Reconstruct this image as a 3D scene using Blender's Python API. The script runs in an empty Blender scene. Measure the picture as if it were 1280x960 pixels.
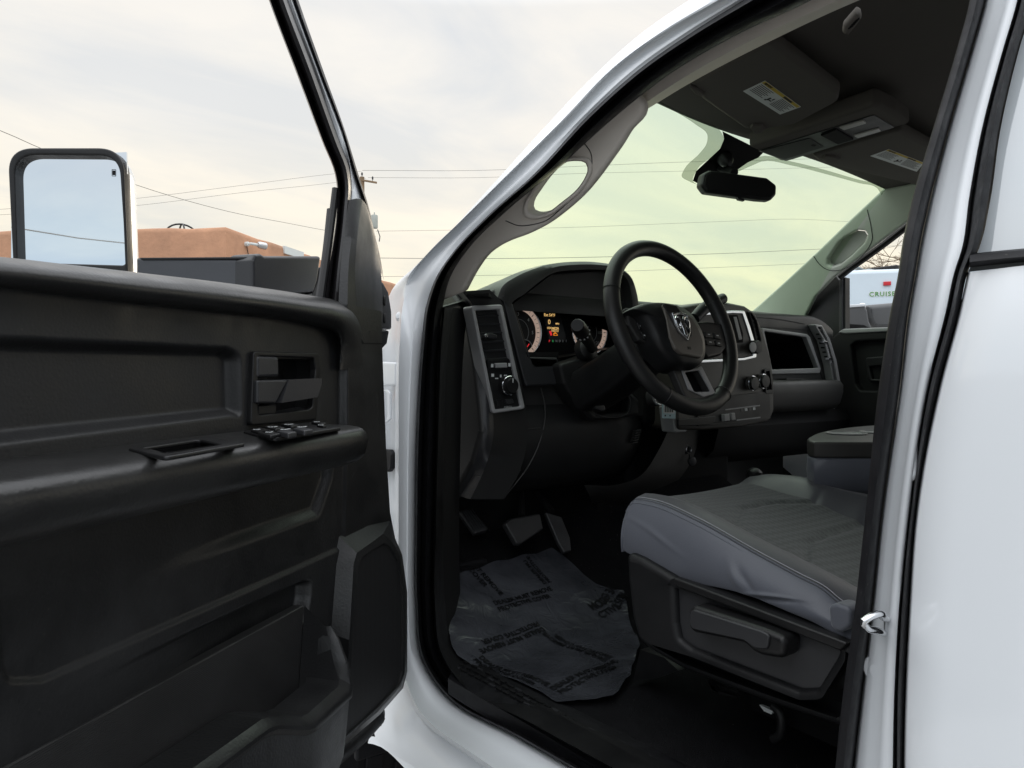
import bpy, bmesh, math, random
import numpy as np
from mathutils import Vector, Matrix
random.seed(7); np.random.seed(7)
sc = bpy.context.scene
COL = sc.collection
rad = math.radians
# ------------------------------------------------------------------ camera
# truck axes: +Y forward, +X towards the passenger side, Z up; the camera stands outside the driver side
F = 887.0; CX = 640.0; CY = 480.0
CAM = Vector((-1.6, 0.0, 1.25)); YAW = rad(35); PITCH = -math.atan(8/887)
f0 = Vector((math.sin(YAW), math.cos(YAW), 0)); RIGHT = Vector((math.cos(YAW), -math.sin(YAW), 0))
FWD = f0*math.cos(PITCH) + Vector((0, 0, 1))*math.sin(PITCH); UP = RIGHT.cross(FWD)
def ray(u, v): return FWD + RIGHT*((u-CX)/F) + UP*((CY-v)/F)
def proj(p):
    d = Vector(p)-CAM; t = d.dot(FWD)
    return (CX+F*d.dot(RIGHT)/t, CY-F*d.dot(UP)/t)
cd = bpy.data.cameras.new('camera'); cam = bpy.data.objects.new('camera', cd); COL.objects.link(cam)
cd.sensor_width = 36; cd.lens = 36*F/1280; cd.clip_start = 0.02; cd.clip_end = 3000
cam.matrix_world = Matrix(((RIGHT.x, UP.x, -FWD.x, CAM.x), (RIGHT.y, UP.y, -FWD.y, CAM.y), (RIGHT.z, UP.z, -FWD.z, CAM.z), (0, 0, 0, 1)))
sc.camera = cam
# ------------------------------------------------------------------ surfaces that measured points lie on
def solve(u, v, fn, t0=0.15, t1=12.0, n=160):
    d = ray(u, v); pt = t0; pf = fn(CAM+d*t0)
    for i in range(1, n+1):
        t = t0*(t1/t0)**(i/n); f = fn(CAM+d*t)
        if f*pf <= 0:
            a, b, fa = pt, t, pf
            for _ in range(40):
                m = (a+b)/2; fm = fn(CAM+d*m)
                if fm*fa <= 0: b = m
                else: a, fa = m, fm
            return CAM+d*((a+b)/2)
        pt, pf = t, f
    return CAM+d*1.5
def body_x(z):                       # driver side skin: upright below the belt, leaning in above it
    k = 0.03; s = (z-1.32)/k
    sp = k*(math.log1p(math.exp(-abs(s)))+max(s, 0))
    return -1.0+0.42*sp
def PB(u, v, off=0.0): return solve(u, v, lambda p: p.x-body_x(p.z)-off)
def plane_hit(u, v, p0, n):
    d = ray(u, v); t = n.dot(p0-CAM)/n.dot(d); return CAM+d*t
def PX(u, v, x): return plane_hit(u, v, Vector((x, 0, 0)), Vector((1, 0, 0)))
def PY(u, v, y): return plane_hit(u, v, Vector((0, y, 0)), Vector((0, 1, 0)))
def PZ(u, v, z): return plane_hit(u, v, Vector((0, 0, z)), Vector((0, 0, 1)))
class Frame:
    def __init__(s, o, ex, ey):
        s.o = Vector(o); s.ex = Vector(ex).normalized(); s.ey = Vector(ey).normalized(); s.n = s.ex.cross(s.ey).normalized()
    def hit(s, u, v, h=0.0): return plane_hit(u, v, s.o+s.n*h, s.n)
    def loc(s, u, v, h=0.0):
        d = s.hit(u, v, h)-s.o; return (d.dot(s.ex), d.dot(s.ey))
    def w(s, a, b, h=0.0): return s.o+s.ex*a+s.ey*b+s.n*h
    def mat(s): return Matrix(((s.ex.x, s.ey.x, s.n.x, s.o.x), (s.ex.y, s.ey.y, s.n.y, s.o.y), (s.ex.z, s.ey.z, s.n.z, s.o.z), (0, 0, 0, 1)))
def face_y(y): return Frame((0, y, 0), (1, 0, 0), (0, 0, 1))       # faces the rear
def face_left(x): return Frame((x, 0, 0), (0, -1, 0), (0, 0, 1))   # faces the driver side
def face_down(z): return Frame((0, 0, z), (1, 0, 0), (0, -1, 0))
def face_up(z): return Frame((0, 0, z), (1, 0, 0), (0, 1, 0))
# ------------------------------------------------------------------ curves
def cat(pts, n, closed=False):
    P = np.array([list(p) for p in pts], float); m = len(P)
    if closed: Q = np.vstack([P[-1], P, P[0], P[1]]); segs = m
    else: Q = np.vstack([2*P[0]-P[1], P, 2*P[-1]-P[-2]]); segs = m-1
    L = [np.linalg.norm(Q[i+2]-Q[i+1]) for i in range(segs)]; cum = np.concatenate([[0], np.cumsum(L)])
    out = []
    for t in np.linspace(0, cum[-1], n, endpoint=not closed):
        i = min(max(int(np.searchsorted(cum, t, side='right')-1), 0), segs-1)
        x = (t-cum[i])/max(L[i], 1e-9)
        p0, p1, p2, p3 = Q[i], Q[i+1], Q[i+2], Q[i+3]
        # centripetal style tangents
        d1 = max(np.linalg.norm(p1-p0), 1e-6); d2 = max(np.linalg.norm(p2-p1), 1e-6); d3 = max(np.linalg.norm(p3-p2), 1e-6)
        m1 = d2*((p1-p0)/d1-(p2-p0)/(d1+d2)+(p2-p1)/d2); m2 = d2*((p2-p1)/d2-(p3-p1)/(d2+d3)+(p3-p2)/d3)
        out.append((2*x**3-3*x**2+1)*p1+(x**3-2*x**2+x)*m1+(-2*x**3+3*x**2)*p2+(x**3-x**2)*m2)
    return out
def lin(pts, n):
    P = np.array([list(p) for p in pts], float); L = np.linalg.norm(np.diff(P, axis=0), axis=1); cum = np.concatenate([[0], np.cumsum(L)])
    return [np.array([np.interp(t, cum, P[:, k]) for k in range(P.shape[1])]) for t in np.linspace(0, cum[-1], n)]
def rpoly(pts, r, seg=5):
    m = len(pts); out = []
    rs = r if isinstance(r, (list, tuple)) else [r]*m
    for i in range(m):
        p = Vector(pts[i]); a = Vector(pts[i-1])-p; b = Vector(pts[(i+1) % m])-p
        la, lb = a.length, b.length
        if la < 1e-7 or lb < 1e-7: continue
        a.normalize(); b.normalize(); ang = a.angle(b, 3.14)
        if ang > 3.05 or ang < .05 or rs[i] <= 0: out.append((p.x, p.y)); continue
        t = min(rs[i]/math.tan(ang/2), la*.48, lb*.48)
        s0 = p+a*t; s1 = p+b*t
        for k in range(seg+1):
            x = k/seg; q = s0*(1-x)**2+p*2*x*(1-x)+s1*x*x; out.append((q.x, q.y))
    return out
def arc(cx, cy, r, n=32, a0=0, a1=2*math.pi, ry=None, close=True):
    ry = ry or r
    return [(cx+r*math.cos(a0+(a1-a0)*i/(n if close else n-1)), cy+ry*math.sin(a0+(a1-a0)*i/(n if close else n-1))) for i in range(n)]
def sdf(px, py, poly):
    P = np.array(poly, float); d = np.full(px.shape, 1e9); inside = np.zeros(px.shape, bool)
    for i in range(len(P)):
        a = P[i-1]; b = P[i]; e = b-a; wx = px-a[0]; wy = py-a[1]
        t = np.clip((wx*e[0]+wy*e[1])/max(e.dot(e), 1e-12), 0, 1)
        d = np.minimum(d, np.hypot(wx-e[0]*t, wy-e[1]*t))
        c = ((a[1] > py) != (b[1] > py))
        with np.errstate(divide='ignore', invalid='ignore'):
            xi = (b[0]-a[0])*(py-a[1])/(b[1]-a[1]+1e-15)+a[0]
        inside ^= c & (px < xi)
    return np.where(inside, -d, d)
def sstep(x, a, b):
    t = np.clip((x-a)/(b-a), 0, 1); return t*t*(3-2*t)
# ------------------------------------------------------------------ mesh builder
class MB:
    def __init__(s): s.v = []; s.f = []; s.m = []; s.mats = []; s.flat = False
    def mi(s, mat):
        if mat not in s.mats: s.mats.append(mat)
        return s.mats.index(mat)
    def add(s, verts, faces, mat):
        o = len(s.v); k = s.mi(mat); s.v += [tuple(x) for x in verts]
        s.f += [tuple(i+o for i in f) for f in faces]; s.m += [k]*len(faces); return s
    def loft(s, curves, mat, cu=False, cv=False, caps=False):
        n = len(curves[0]); V = [p for c in curves for p in c]; Fc = []; m = len(curves)
        for i in range(m if cu else m-1):
            for j in range(n if cv else n-1):
                a = i*n+j; b = i*n+(j+1) % n; c = ((i+1) % m)*n+(j+1) % n; d = ((i+1) % m)*n+j
                Fc.append((a, b, c, d))
        if caps: Fc.append(tuple(range(n-1, -1, -1))); Fc.append(tuple((m-1)*n+j for j in range(n)))
        return s.add(V, Fc, mat)
    def tube(s, pts, r, mat, seg=10, closed=False, flat=1.0):
        P = [Vector(p) for p in pts]; n = len(P); rings = []
        T = []
        for i in range(n):
            a = P[(i-1) % n] if closed or i > 0 else P[i]; b = P[(i+1) % n] if closed or i < n-1 else P[i]
            T.append((b-a).normalized())
        nv = T[0].orthogonal().normalized()
        for i in range(n):
            nv = (nv-T[i]*nv.dot(T[i])).normalized(); bn = T[i].cross(nv)
            rr = r(i/(n-1)) if callable(r) else r
            rings.append([P[i]+nv*math.cos(2*math.pi*k/seg)*rr+bn*math.sin(2*math.pi*k/seg)*rr*flat for k in range(seg)])
        return s.loft(rings, mat, cu=closed, cv=True, caps=not closed)
    def mesh(s, me, M, mat):
        return s.add([M @ v.co for v in me.vertices], [tuple(p.vertices) for p in me.polygons], mat)
    def box(s, c, d, mat, R=None):
        c = Vector(c); V = []
        for z in (-.5, .5):
            for x, y in ((-.5, -.5), (.5, -.5), (.5, .5), (-.5, .5)):
                p = Vector((x*d[0], y*d[1], z*d[2])); V.append(c+(R @ p if R else p))
        return s.add(V, [(3, 2, 1, 0), (4, 5, 6, 7), (0, 1, 5, 4), (1, 2, 6, 5), (2, 3, 7, 6), (3, 0, 4, 7)], mat)
    def prism(s, front, vec, mat):
        n = len(front); vec = Vector(vec); V = [Vector(p) for p in front]+[Vector(p)+vec for p in front]
        Fc = [tuple(range(n)), tuple(range(2*n-1, n-1, -1))]+[(i, i+n, (i+1) % n+n, (i+1) % n) for i in range(n)]
        return s.add(V, Fc, mat)
    def lathe(s, o, axis, prof, mat, seg=28):
        axis = Vector(axis).normalized(); a = axis.orthogonal().normalized(); b = axis.cross(a); o = Vector(o)
        rings = [[o+axis*h+(a*math.cos(2*math.pi*k/seg)+b*math.sin(2*math.pi*k/seg))*r for k in range(seg)] for r, h in prof]
        return s.loft(rings, mat, cv=True, caps=True)
    # a flat plate with rounded edges, holes allowed; outlines are (a, b) in the frame
    def plate(s, fr, outl, h0, h1, mat, bevel=0.0, res=2):
        s.flat = True
        cu = bpy.data.curves.new('t', 'CURVE'); cu.dimensions = '2D'; cu.fill_mode = 'BOTH'
        area = lambda ol: sum(ol[i-1][0]*ol[i][1]-ol[i][0]*ol[i-1][1] for i in range(len(ol)))
        for io, ol in enumerate(outl):
            if (area(ol) < 0) != (io > 0): ol = ol[::-1]
            sp = cu.splines.new('POLY'); sp.points.add(len(ol)-1); sp.use_cyclic_u = True
            for q, (a, b) in zip(sp.points, ol): q.co = (a, b, 0, 1)
        th = (h1-h0)/2; bv = min(bevel, th*.95)
        cu.extrude = max(th-bv, 1e-5); cu.bevel_depth = bv; cu.bevel_resolution = res; cu.offset = -bv
        ob = bpy.data.objects.new('t', cu); me = ob.to_mesh()
        s.mesh(me, fr.mat() @ Matrix.Translation((0, 0, (h0+h1)/2)), mat)
        ob.to_mesh_clear(); bpy.data.objects.remove(ob); bpy.data.curves.remove(cu); return s
    def ppl(s, fr, px, h0, h1, mat, bevel=0.0, r=0.0, holes=(), hr=0.0, res=2):   # plate from measured outlines on the frame's plane
        ol = [rpoly([fr.loc(u, v, h1) for u, v in px], r)]
        for hpx in holes: ol.append(rpoly([fr.loc(u, v, h1) for u, v in hpx], hr))
        return s.plate(fr, ol, h0, h1, mat, bevel, res)
    def text(s, fn, txt, size, mat, align='LEFT', spacing=1.0, extrude=0.0, shear=0.0, bold=0.0):
        cu = bpy.data.curves.new('t', 'FONT'); cu.body = txt; cu.size = size; cu.align_x = align; cu.space_character = spacing
        cu.extrude = extrude; cu.shear = shear; cu.offset = bold; cu.resolution_u = 3
        ob = bpy.data.objects.new('t', cu); me = ob.to_mesh()
        s.add([fn(v.co.x, v.co.y, v.co.z) for v in me.vertices], [tuple(p.vertices) for p in me.polygons], mat)
        ob.to_mesh_clear(); bpy.data.objects.remove(ob); bpy.data.curves.remove(cu); return s
def base_of(mb):
    V = np.array(mb.v); return Vector(((V[:, 0].min()+V[:, 0].max())/2, (V[:, 1].min()+V[:, 1].max())/2, V[:, 2].min()))
WLOC = {}
def link(o, loc, parent):
    COL.objects.link(o); WLOC[o.name] = Vector(loc)
    if parent is not None:
        o.parent = parent; o.location = Vector(loc)-WLOC[parent.name]
    else: o.location = loc
    return o
def obj(name, mb, parent=None, angle=38, bevel=0.0, bseg=2, sub=0, solid=0.0, label=None, merge=True):
    loc = base_of(mb)
    me = bpy.data.meshes.new(name)
    me.from_pydata([(x-loc.x, y-loc.y, z-loc.z) for x, y, z in mb.v], [], mb.f)
    for m in mb.mats: me.materials.append(m)
    me.polygons.foreach_set('material_index', mb.m)
    bm = bmesh.new(); bm.from_mesh(me)
    if merge: bmesh.ops.remove_doubles(bm, verts=bm.verts, dist=2e-5)
    bmesh.ops.recalc_face_normals(bm, faces=bm.faces)
    bm.to_mesh(me); bm.free()
    me.polygons.foreach_set('use_smooth', [True]*len(me.polygons))
    me.set_sharp_from_angle(angle=rad(angle)); me.update()
    o = bpy.data.objects.new(name, me)
    link(o, loc, parent)
    if solid:
        s = o.modifiers.new('thickness', 'SOLIDIFY'); s.thickness = solid; s.offset = 0
    if bevel:
        b = o.modifiers.new('bevel', 'BEVEL'); b.width = bevel; b.segments = bseg; b.limit_method = 'ANGLE'; b.angle_limit = rad(35)
    if sub:
        b = o.modifiers.new('sub', 'SUBSURF'); b.levels = sub; b.render_levels = sub
    if mb.flat or bevel:
        b = o.modifiers.new('flat_faces', 'WEIGHTED_NORMAL'); b.keep_sharp = True; b.weight = 80
    if label: o['label'] = label
    return o
def tag(o, label, cat_, group=None, kind=None):
    o['label'] = label; o['category'] = cat_
    if group: o['group'] = group
    if kind: o['kind'] = kind
    return o
def empty(name, loc, parent=None):
    o = bpy.data.objects.new(name, None); o.empty_display_size = .1
    return link(o, loc, parent)
# ------------------------------------------------------------------ materials
MATS = {}
def mat(name, col, rough=.5, metal=0.0, coat=0.0, spec=.5, grain=0.0, gscale=900, noise=0.0, nscale=6, emit=None, estr=0.0, sheen=0.0, trans=0.0, kind='voronoi', dist=0.0004, scratch=0.0):
    m = bpy.data.materials.new(name); m.use_nodes = True; nt = m.node_tree; N = nt.nodes; L = nt.links
    b = N['Principled BSDF']; b.inputs['Base Color'].default_value = (*col, 1); b.inputs['Roughness'].default_value = rough
    b.inputs['Metallic'].default_value = metal; b.inputs['Coat Weight'].default_value = coat; b.inputs['Coat Roughness'].default_value = .08
    b.inputs['Specular IOR Level'].default_value = spec; b.inputs['Sheen Weight'].default_value = sheen
    b.inputs['Transmission Weight'].default_value = trans
    if emit: b.inputs['Emission Color'].default_value = (*emit, 1); b.inputs['Emission Strength'].default_value = estr
    tc = N.new('ShaderNodeTexCoord')
    if noise:
        n = N.new('ShaderNodeTexNoise'); n.inputs['Scale'].default_value = nscale; n.inputs['Detail'].default_value = 6; n.inputs['Roughness'].default_value = .65
        L.new(tc.outputs['Object'], n.inputs['Vector'])
        mr = N.new('ShaderNodeMapRange'); mr.inputs[1].default_value = .3; mr.inputs[2].default_value = .7; mr.inputs[3].default_value = 1-noise; mr.inputs[4].default_value = 1+noise
        L.new(n.outputs['Fac'], mr.inputs[0])
        mx = N.new('ShaderNodeMix'); mx.data_type = 'RGBA'; mx.blend_type = 'MULTIPLY'; mx.inputs[0].default_value = 1
        mx.inputs[6].default_value = (*col, 1); L.new(mr.outputs[0], mx.inputs[7]); L.new(mx.outputs[2], b.inputs['Base Color'])
        r2 = N.new('ShaderNodeMapRange'); r2.inputs[1].default_value = .3; r2.inputs[2].default_value = .7; rv = .04+.45*noise; r2.inputs[3].default_value = max(rough-rv, .02); r2.inputs[4].default_value = min(rough+rv, 1)
        L.new(n.outputs['Fac'], r2.inputs[0]); L.new(r2.outputs[0], b.inputs['Roughness'])
    if scratch:      # lint and dust specks
        sn = N.new('ShaderNodeTexNoise'); sn.inputs['Scale'].default_value = 260; sn.inputs['Detail'].default_value = 1; L.new(tc.outputs['Object'], sn.inputs['Vector'])
        sm_ = N.new('ShaderNodeMapRange'); sm_.inputs[1].default_value = .73; sm_.inputs[2].default_value = .80; L.new(sn.outputs['Fac'], sm_.inputs[0])
        s2 = N.new('ShaderNodeMix'); s2.data_type = 'RGBA'; s2.inputs[7].default_value = (scratch, scratch*.97, scratch*.9, 1); L.new(sm_.outputs[0], s2.inputs[0])
        if b.inputs['Base Color'].links: L.new(b.inputs['Base Color'].links[0].from_socket, s2.inputs[6])
        else: s2.inputs[6].default_value = (*col, 1)
        L.new(s2.outputs[2], b.inputs['Base Color'])
    if grain:
        if kind == 'voronoi':
            g = N.new('ShaderNodeTexVoronoi'); g.feature = 'SMOOTH_F1'; g.inputs['Scale'].default_value = gscale; out = g.outputs['Distance']
        else:
            g = N.new('ShaderNodeTexNoise'); g.inputs['Scale'].default_value = gscale; g.inputs['Detail'].default_value = 4; out = g.outputs['Fac']
        L.new(tc.outputs['Object'], g.inputs['Vector'])
        bp = N.new('ShaderNodeBump'); bp.inputs['Strength'].default_value = grain; bp.inputs['Distance'].default_value = dist
        L.new(out, bp.inputs['Height']); L.new(bp.outputs[0], b.inputs['Normal'])
    MATS[name] = m; return m
def rgb(r, g, b): 
    f = lambda c: ((c/255+.055)/1.055)**2.4 if c > 10 else c/255/12.92
    return (f(r), f(g), f(b))
WHITE = mat('white_paint', (.80, .825, .85), .35, coat=1.0)
JAMB = mat('white_paint_jamb', (.79, .815, .84), .38, coat=.4, noise=.008, nscale=9)
GRAIN = mat('black_grained_plastic', (.0085, .0087, .0095), .45, grain=.35, gscale=420, noise=.18, nscale=7, spec=.32)
SOFT = mat('soft_black_vinyl', (.014, .014, .014), .42, grain=.35, gscale=330, noise=.15, nscale=5, spec=.45)
BLACK = mat('black_smooth_plastic', (.010, .010, .0105), .42, noise=.15, nscale=12, spec=.35)
DGREY = mat('dark_grey_plastic', (.024, .0245, .027), .45, grain=.35, gscale=600, noise=.06)
GREY = mat('silver_grey_plastic', (.29, .29, .295), .36, noise=.05, nscale=20)
RUBBER = mat('black_rubber', (.0085, .0085, .010), .55, noise=.25, nscale=30, spec=.25, scratch=.045)
DARK = mat('deep_black', (.004, .004, .0045), .8, spec=.2)
CARPET = mat('black_carpet', (.008, .008, .009), 1.0, grain=1.0, gscale=600, kind='noise', spec=.1, noise=.25, nscale=25, dist=.002, scratch=.10)
HEADL = mat('headliner_cloth', (.105, .097, .088), .95, grain=.3, gscale=700, kind='noise', spec=.15, noise=.05, nscale=4)
TRIM = mat('beige_grey_trim', (.72, .665, .60), .6, grain=.2, gscale=500, noise=.03)
CHROME = mat('chrome', (.75, .76, .78), .16, metal=1, noise=.08, nscale=60)
STEEL = mat('brushed_steel', (.55, .55, .56), .35, metal=1, noise=.1, nscale=90)
LABEL = mat('paper_label', (.62, .65, .64), .6, noise=.04)
YELLOW = mat('yellow_print', (.55, .40, .03), .6)
INK = mat('black_print', (.004, .004, .005), .6, spec=.2)
SILK = mat('white_print', (.6, .62, .62), .5)
SEATG = mat('grey_seat_vinyl', (.084, .090, .108), .48, grain=.3, gscale=420, noise=.08, nscale=6, spec=.4, sheen=.15)
AMBER = mat('amber_display', (.2, .1, .03), .5, emit=(1.0, .62, .22), estr=.75)
REDL = mat('red_lamp', (.3, .01, .01), .5, emit=(1, .04, .05), estr=.6)
GREENL = mat('green_lamp', (.01, .2, .05), .5, emit=(.05, .6, .15), estr=.3)
ORANGEL = mat('orange_lamp', (.3, .1, .01), .5, emit=(1, .3, .02), estr=.6)
DIAL = mat('dial_ring', (.42, .33, .27), .45, noise=.05, nscale=40, emit=(.8, .58, .47), estr=.35)
# ================================================================== THE TRUCK: white body
def catu(pts, per=6):
    P = np.array(pts, float); Q = np.vstack([2*P[0]-P[1], P, 2*P[-1]-P[-2]]); out = []
    for i in range(len(P)-1):
        p0, p1, p2, p3 = Q[i:i+4]
        d1, d2, d3 = [max(np.linalg.norm(b[:2]-a[:2]), 1e-6) for a, b in ((p0, p1), (p1, p2), (p2, p3))]
        m1 = d2*((p1-p0)/d1-(p2-p0)/(d1+d2)+(p2-p1)/d2); m2 = d2*((p2-p1)/d2-(p3-p1)/(d2+d3)+(p3-p2)/d3)
        for k in range(per):
            x = k/per; out.append((2*x**3-3*x**2+1)*p1+(x**3-2*x**2+x)*m1+(-2*x**3+3*x**2)*p2+(x**3-x**2)*m2)
    out.append(P[-1]); return out
def mixc(A, B, t, off):
    n = len(A); o = off if isinstance(off, (list, tuple)) else [off]*n
    return [(A[i][0]*(1-t)+B[i][0]*t, A[i][1]*(1-t)+B[i][1]*t, o[i]) for i in range(n)]
def onbody(C_, per=6): return [PB(p[0], p[1], p[2]) for p in catu(C_, per)]
K0 = [(960,-60),(862,0),(800,43),(740,97),(680,160),(620,226),(560,292),(520,333),(495,355),(482,380),(476,430),(474,540),(473,660),(472,780),(471,870),(469,921),(519,960),(600,1022)]
K1 = [(1000,-60),(900,0),(836,37),(772,82),(706,150),(642,212),(578,274),(536,315),(513,345),(502,380),(498,430),(497,540),(497,660),(497,760),(500,825),(523,890),(590,945),(690,1010)]
S0 = [(1030,-60),(929,0),(862,42),(802,84),(735,144),(668,217),(606,273),(568,313),(546,345),(532,385),(527,430),(520,540),(518,660),(519,760),(526,822),(554,867),(647,922),(780,998)]
S1 = [(1120,-60),(1014,0),(914,47),(835,94),(762,152),(700,208),(632,265),(588,308),(563,346),(553,385),(549,430),(545,540),(542,660),(541,760),(548,815),(572,853),(662,905),(795,978)]
def offs(top, hinge, sill): return [top]*9+[(top+hinge)/2]+[hinge]*4+[(hinge+sill)/2]+[sill]*3
truck = empty('pickup_truck', (0, 1.0, 0))
tag(truck, 'white pickup truck with its driver door swung wide open', 'pickup truck')
A = onbody(mixc(K0, K0, 0, offs(.03, .075, .0)))
m = MB()
def run_back(L_): return [L_[0]+Vector((0, -1.5, 0)), L_[0]+Vector((0, -.5, 0))]+list(L_)      # the side of the roof runs on over the rear door
S0O = offs(.019, .058, .09); S1O = offs(.052, .108, .135)
def k1s0(t, bump=0): return onbody(mixc(K1, S0, t, [a*t+bump for a in S0O]))
rows = [[p+Vector((.10, .02, .0)) for p in A], A,
        onbody(mixc(K0, K1, .12, offs(.012, .072, .0))), onbody(mixc(K0, K1, .5, offs(-.002, .068, .006))), onbody(mixc(K0, K1, .82, offs(-.004, .062, .022))),
        onbody(mixc(K0, K1, .95, offs(-.002, .03, .03))), k1s0(.06, .004), k1s0(.22, .005), k1s0(.40, .004), k1s0(.56, .002), k1s0(.62, .0), k1s0(.8, -.001), k1s0(.93, 0),
        onbody(mixc(S0, S0, 0, S0O)), onbody(mixc(S0, S1, .3, [a+.045 for a in S0O]))]
m.loft([run_back(r) for r in rows], JAMB)
# rocker lip under the sill edge
low = onbody([(462,920,.0),(469,921,.0),(519,960,.0),(600,1022,.0),(700,1100,.0)])
m.loft([low, [p+Vector((-.004, 0, -.014)) for p in low], [p+Vector((.02, 0, -.022)) for p in low], [p+Vector((.06, 0, -.03)) for p in low]], JAMB)
body = obj('cab_body', m, truck, angle=50)
# roof skin, cowl, engine bay, fenders, hood, cab back and far side (all plain panels that close the cab)
m = MB()
def grid(fn, us, vs, mat_): m.loft([[fn(u, v) for v in vs] for u in us], mat_)
def roof_p(sx, t):
    yf = 1.19-.22*abs(sx)**2.2; y = -1.27+(yf+1.27)*t
    return (sx*.665+.02*(sx > 0)*sx, y, 1.988-.09*abs(sx)**2.6-.045*sstep(np.array([t]), .7, 1)[0])
tr_ = np.linspace(0, 1, 22); rr_ = [[roof_p(s_, t) for t in tr_] for s_ in np.linspace(-1, 1, 25)]
lipL = [(p[0]-.05, p[1]-.03, p[2]-.05) for p in rr_[0]]; lipR = [(p[0]+.07, p[1]-.03, p[2]-.06) for p in rr_[-1]]
m.loft(rr_, WHITE)
obj('roof', m, body)
m = MB()
m.loft([[(-.97, y, z) for y, z in pr] for pr in [[(1.50, 1.36), (2.0, 1.33), (2.6, 1.27), (2.9, 1.15)]]]+[[(-.995, y, z) for y, z in [(1.47, 1.22), (2.0, 1.2), (2.6, 1.15), (2.92, 1.05)]], [(-1.0, y, z) for y, z in [(1.43, .9), (1.52, .95), (2.42, .95), (2.93, .85)]]], WHITE)
obj('front_fender', m, body)
m = MB(); grid(lambda x, y: (x, y, 1.385-.05*abs(x/.95)**2-.055*(y-1.8)-(max(0, y-2.7)*2)**2*.3), np.linspace(-.95, .95, 17), np.linspace(1.68, 2.95, 10), WHITE)
m.box((0, 2.93, .95), (1.9, .06, .45), WHITE); m.box((0, 2.97, 1.0), (1.3, .06, .3), BLACK)
obj('hood', m, body)
def panel(nm, pts, vec):
    m = MB(); m.prism(pts, vec, WHITE); obj(nm, m, body)
panel('far_rear_door', [(1.0, -1.25, .62), (1.0, .30, .62), (1.0, .30, 1.34), (1.0, -1.25, 1.34)], (-.1, 0, 0))
panel('far_pillar', [(.98, .16, 1.342), (.98, .34, 1.342), (.80, .20, 1.84), (.80, .04, 1.84)], (-.06, 0, 0))
panel('far_hinge_post', [(.98, 1.30, .62), (.98, 1.75, .62), (.98, 1.75, 1.36), (.98, 1.36, 1.40)], (-.1, 0, 0))
for sx in (-1, 1): panel('rear_corner_pillar', [(sx*.98, -1.25, 1.35), (sx*.98, -1.05, 1.35), (sx*.80, -1.1, 1.85), (sx*.8, -1.25, 1.85)], (-sx*.05, 0, 0))
m = MB(); m.box((0, -1.29, .98), (1.96, .06, .74), WHITE); obj('cab_rear_wall', m, body)
m = MB(); m.box((0, -1.27, 1.83), (1.5, .06, .08), WHITE); obj('rear_window_header', m, body)
m = MB(); m.box((.78, -.45, 1.845), (.08, 1.5, .05), WHITE); obj('far_roof_rail', m, body)
# cargo bed behind the cab
m = MB()
for sx in (-1, 1): m.box((sx*.97, -2.35, 1.02), (.06, 2.0, .62), WHITE)
m.box((0, -3.33, 1.02), (1.96, .05, .62), WHITE); m.box((0, -1.37, 1.02), (1.9, .04, .6), WHITE); m.box((0, -2.35, .78), (1.9, 1.95, .04), BLACK)
obj('cargo_bed', m, truck, bevel=.012)
m = MB()
m.box((0, .1, .45), (.9, 6.2, .16), BLACK); m.box((0, 2.0, .42), (1.6, .14, .12), BLACK)
obj('chassis', m, truck, bevel=.01)
m = MB(); m.box((-.8, .2, .53), (.30, 2.6, .11), BLACK); m.box((0, 1.62, .85), (1.5, .06, .55), BLACK)
obj('underbody_panel', m, truck)
# door opening seal: two black beads and a channel
m = MB()
prof = [(0, .004), (.03, -.010), (.14, -.020), (.26, -.010), (.36, .012), (.46, -.004), (.62, -.016), (.8, -.012), (.94, .0), (1.0, .012), (1.02, .06)]
m.loft([run_back(onbody(mixc(S0, S1, t, [a*(1-t)+c_*t+o for a, c_ in zip(S0O, S1O)]))) for t, o in prof], RUBBER)
obj('door_opening_seal', m, body, angle=60)
# hinge post details: holes, plate, plug, bolt
m = MB()
hp = lambda u, v, o=.06: PB(u, v, o)
def jamb_plate(px, o, th, mt, bev=.002, r=.004, holes=()):
    fr = Frame(hp(488, 500, o), (0, -1, 0), (0, 0, 1)); m.ppl(fr, px, 0, th, mt, bev, r, holes, .003)
jamb_plate([(474,452),(494,453),(494,482),(474,483)], .055, .010, JAMB, .004, .006)
jamb_plate([(474,487),(484,487),(487,491),(487,524),(483,528),(474,528)], .05, .006, WHITE, .002, .004, [[(474,490),(481,490),(483,493),(483,522),(481,525),(474,525)]])
obj('hinge_post_pressing', m, body)
m = MB(); jamb_plate([(470,561),(486,562),(489,568),(488,586),(485,590),(470,590)], .052, .012, RUBBER, .004, .005)
obj('rubber_plug', m, body)
m = MB(); q = PB(502, 396, .03); m.lathe(q, (-1, -.5, .2), [(.012, -.01), (.012, .004), (.006, .012), (.0005, .013)], JAMB, 16)
obj('fender_bolt', m, body)
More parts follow.
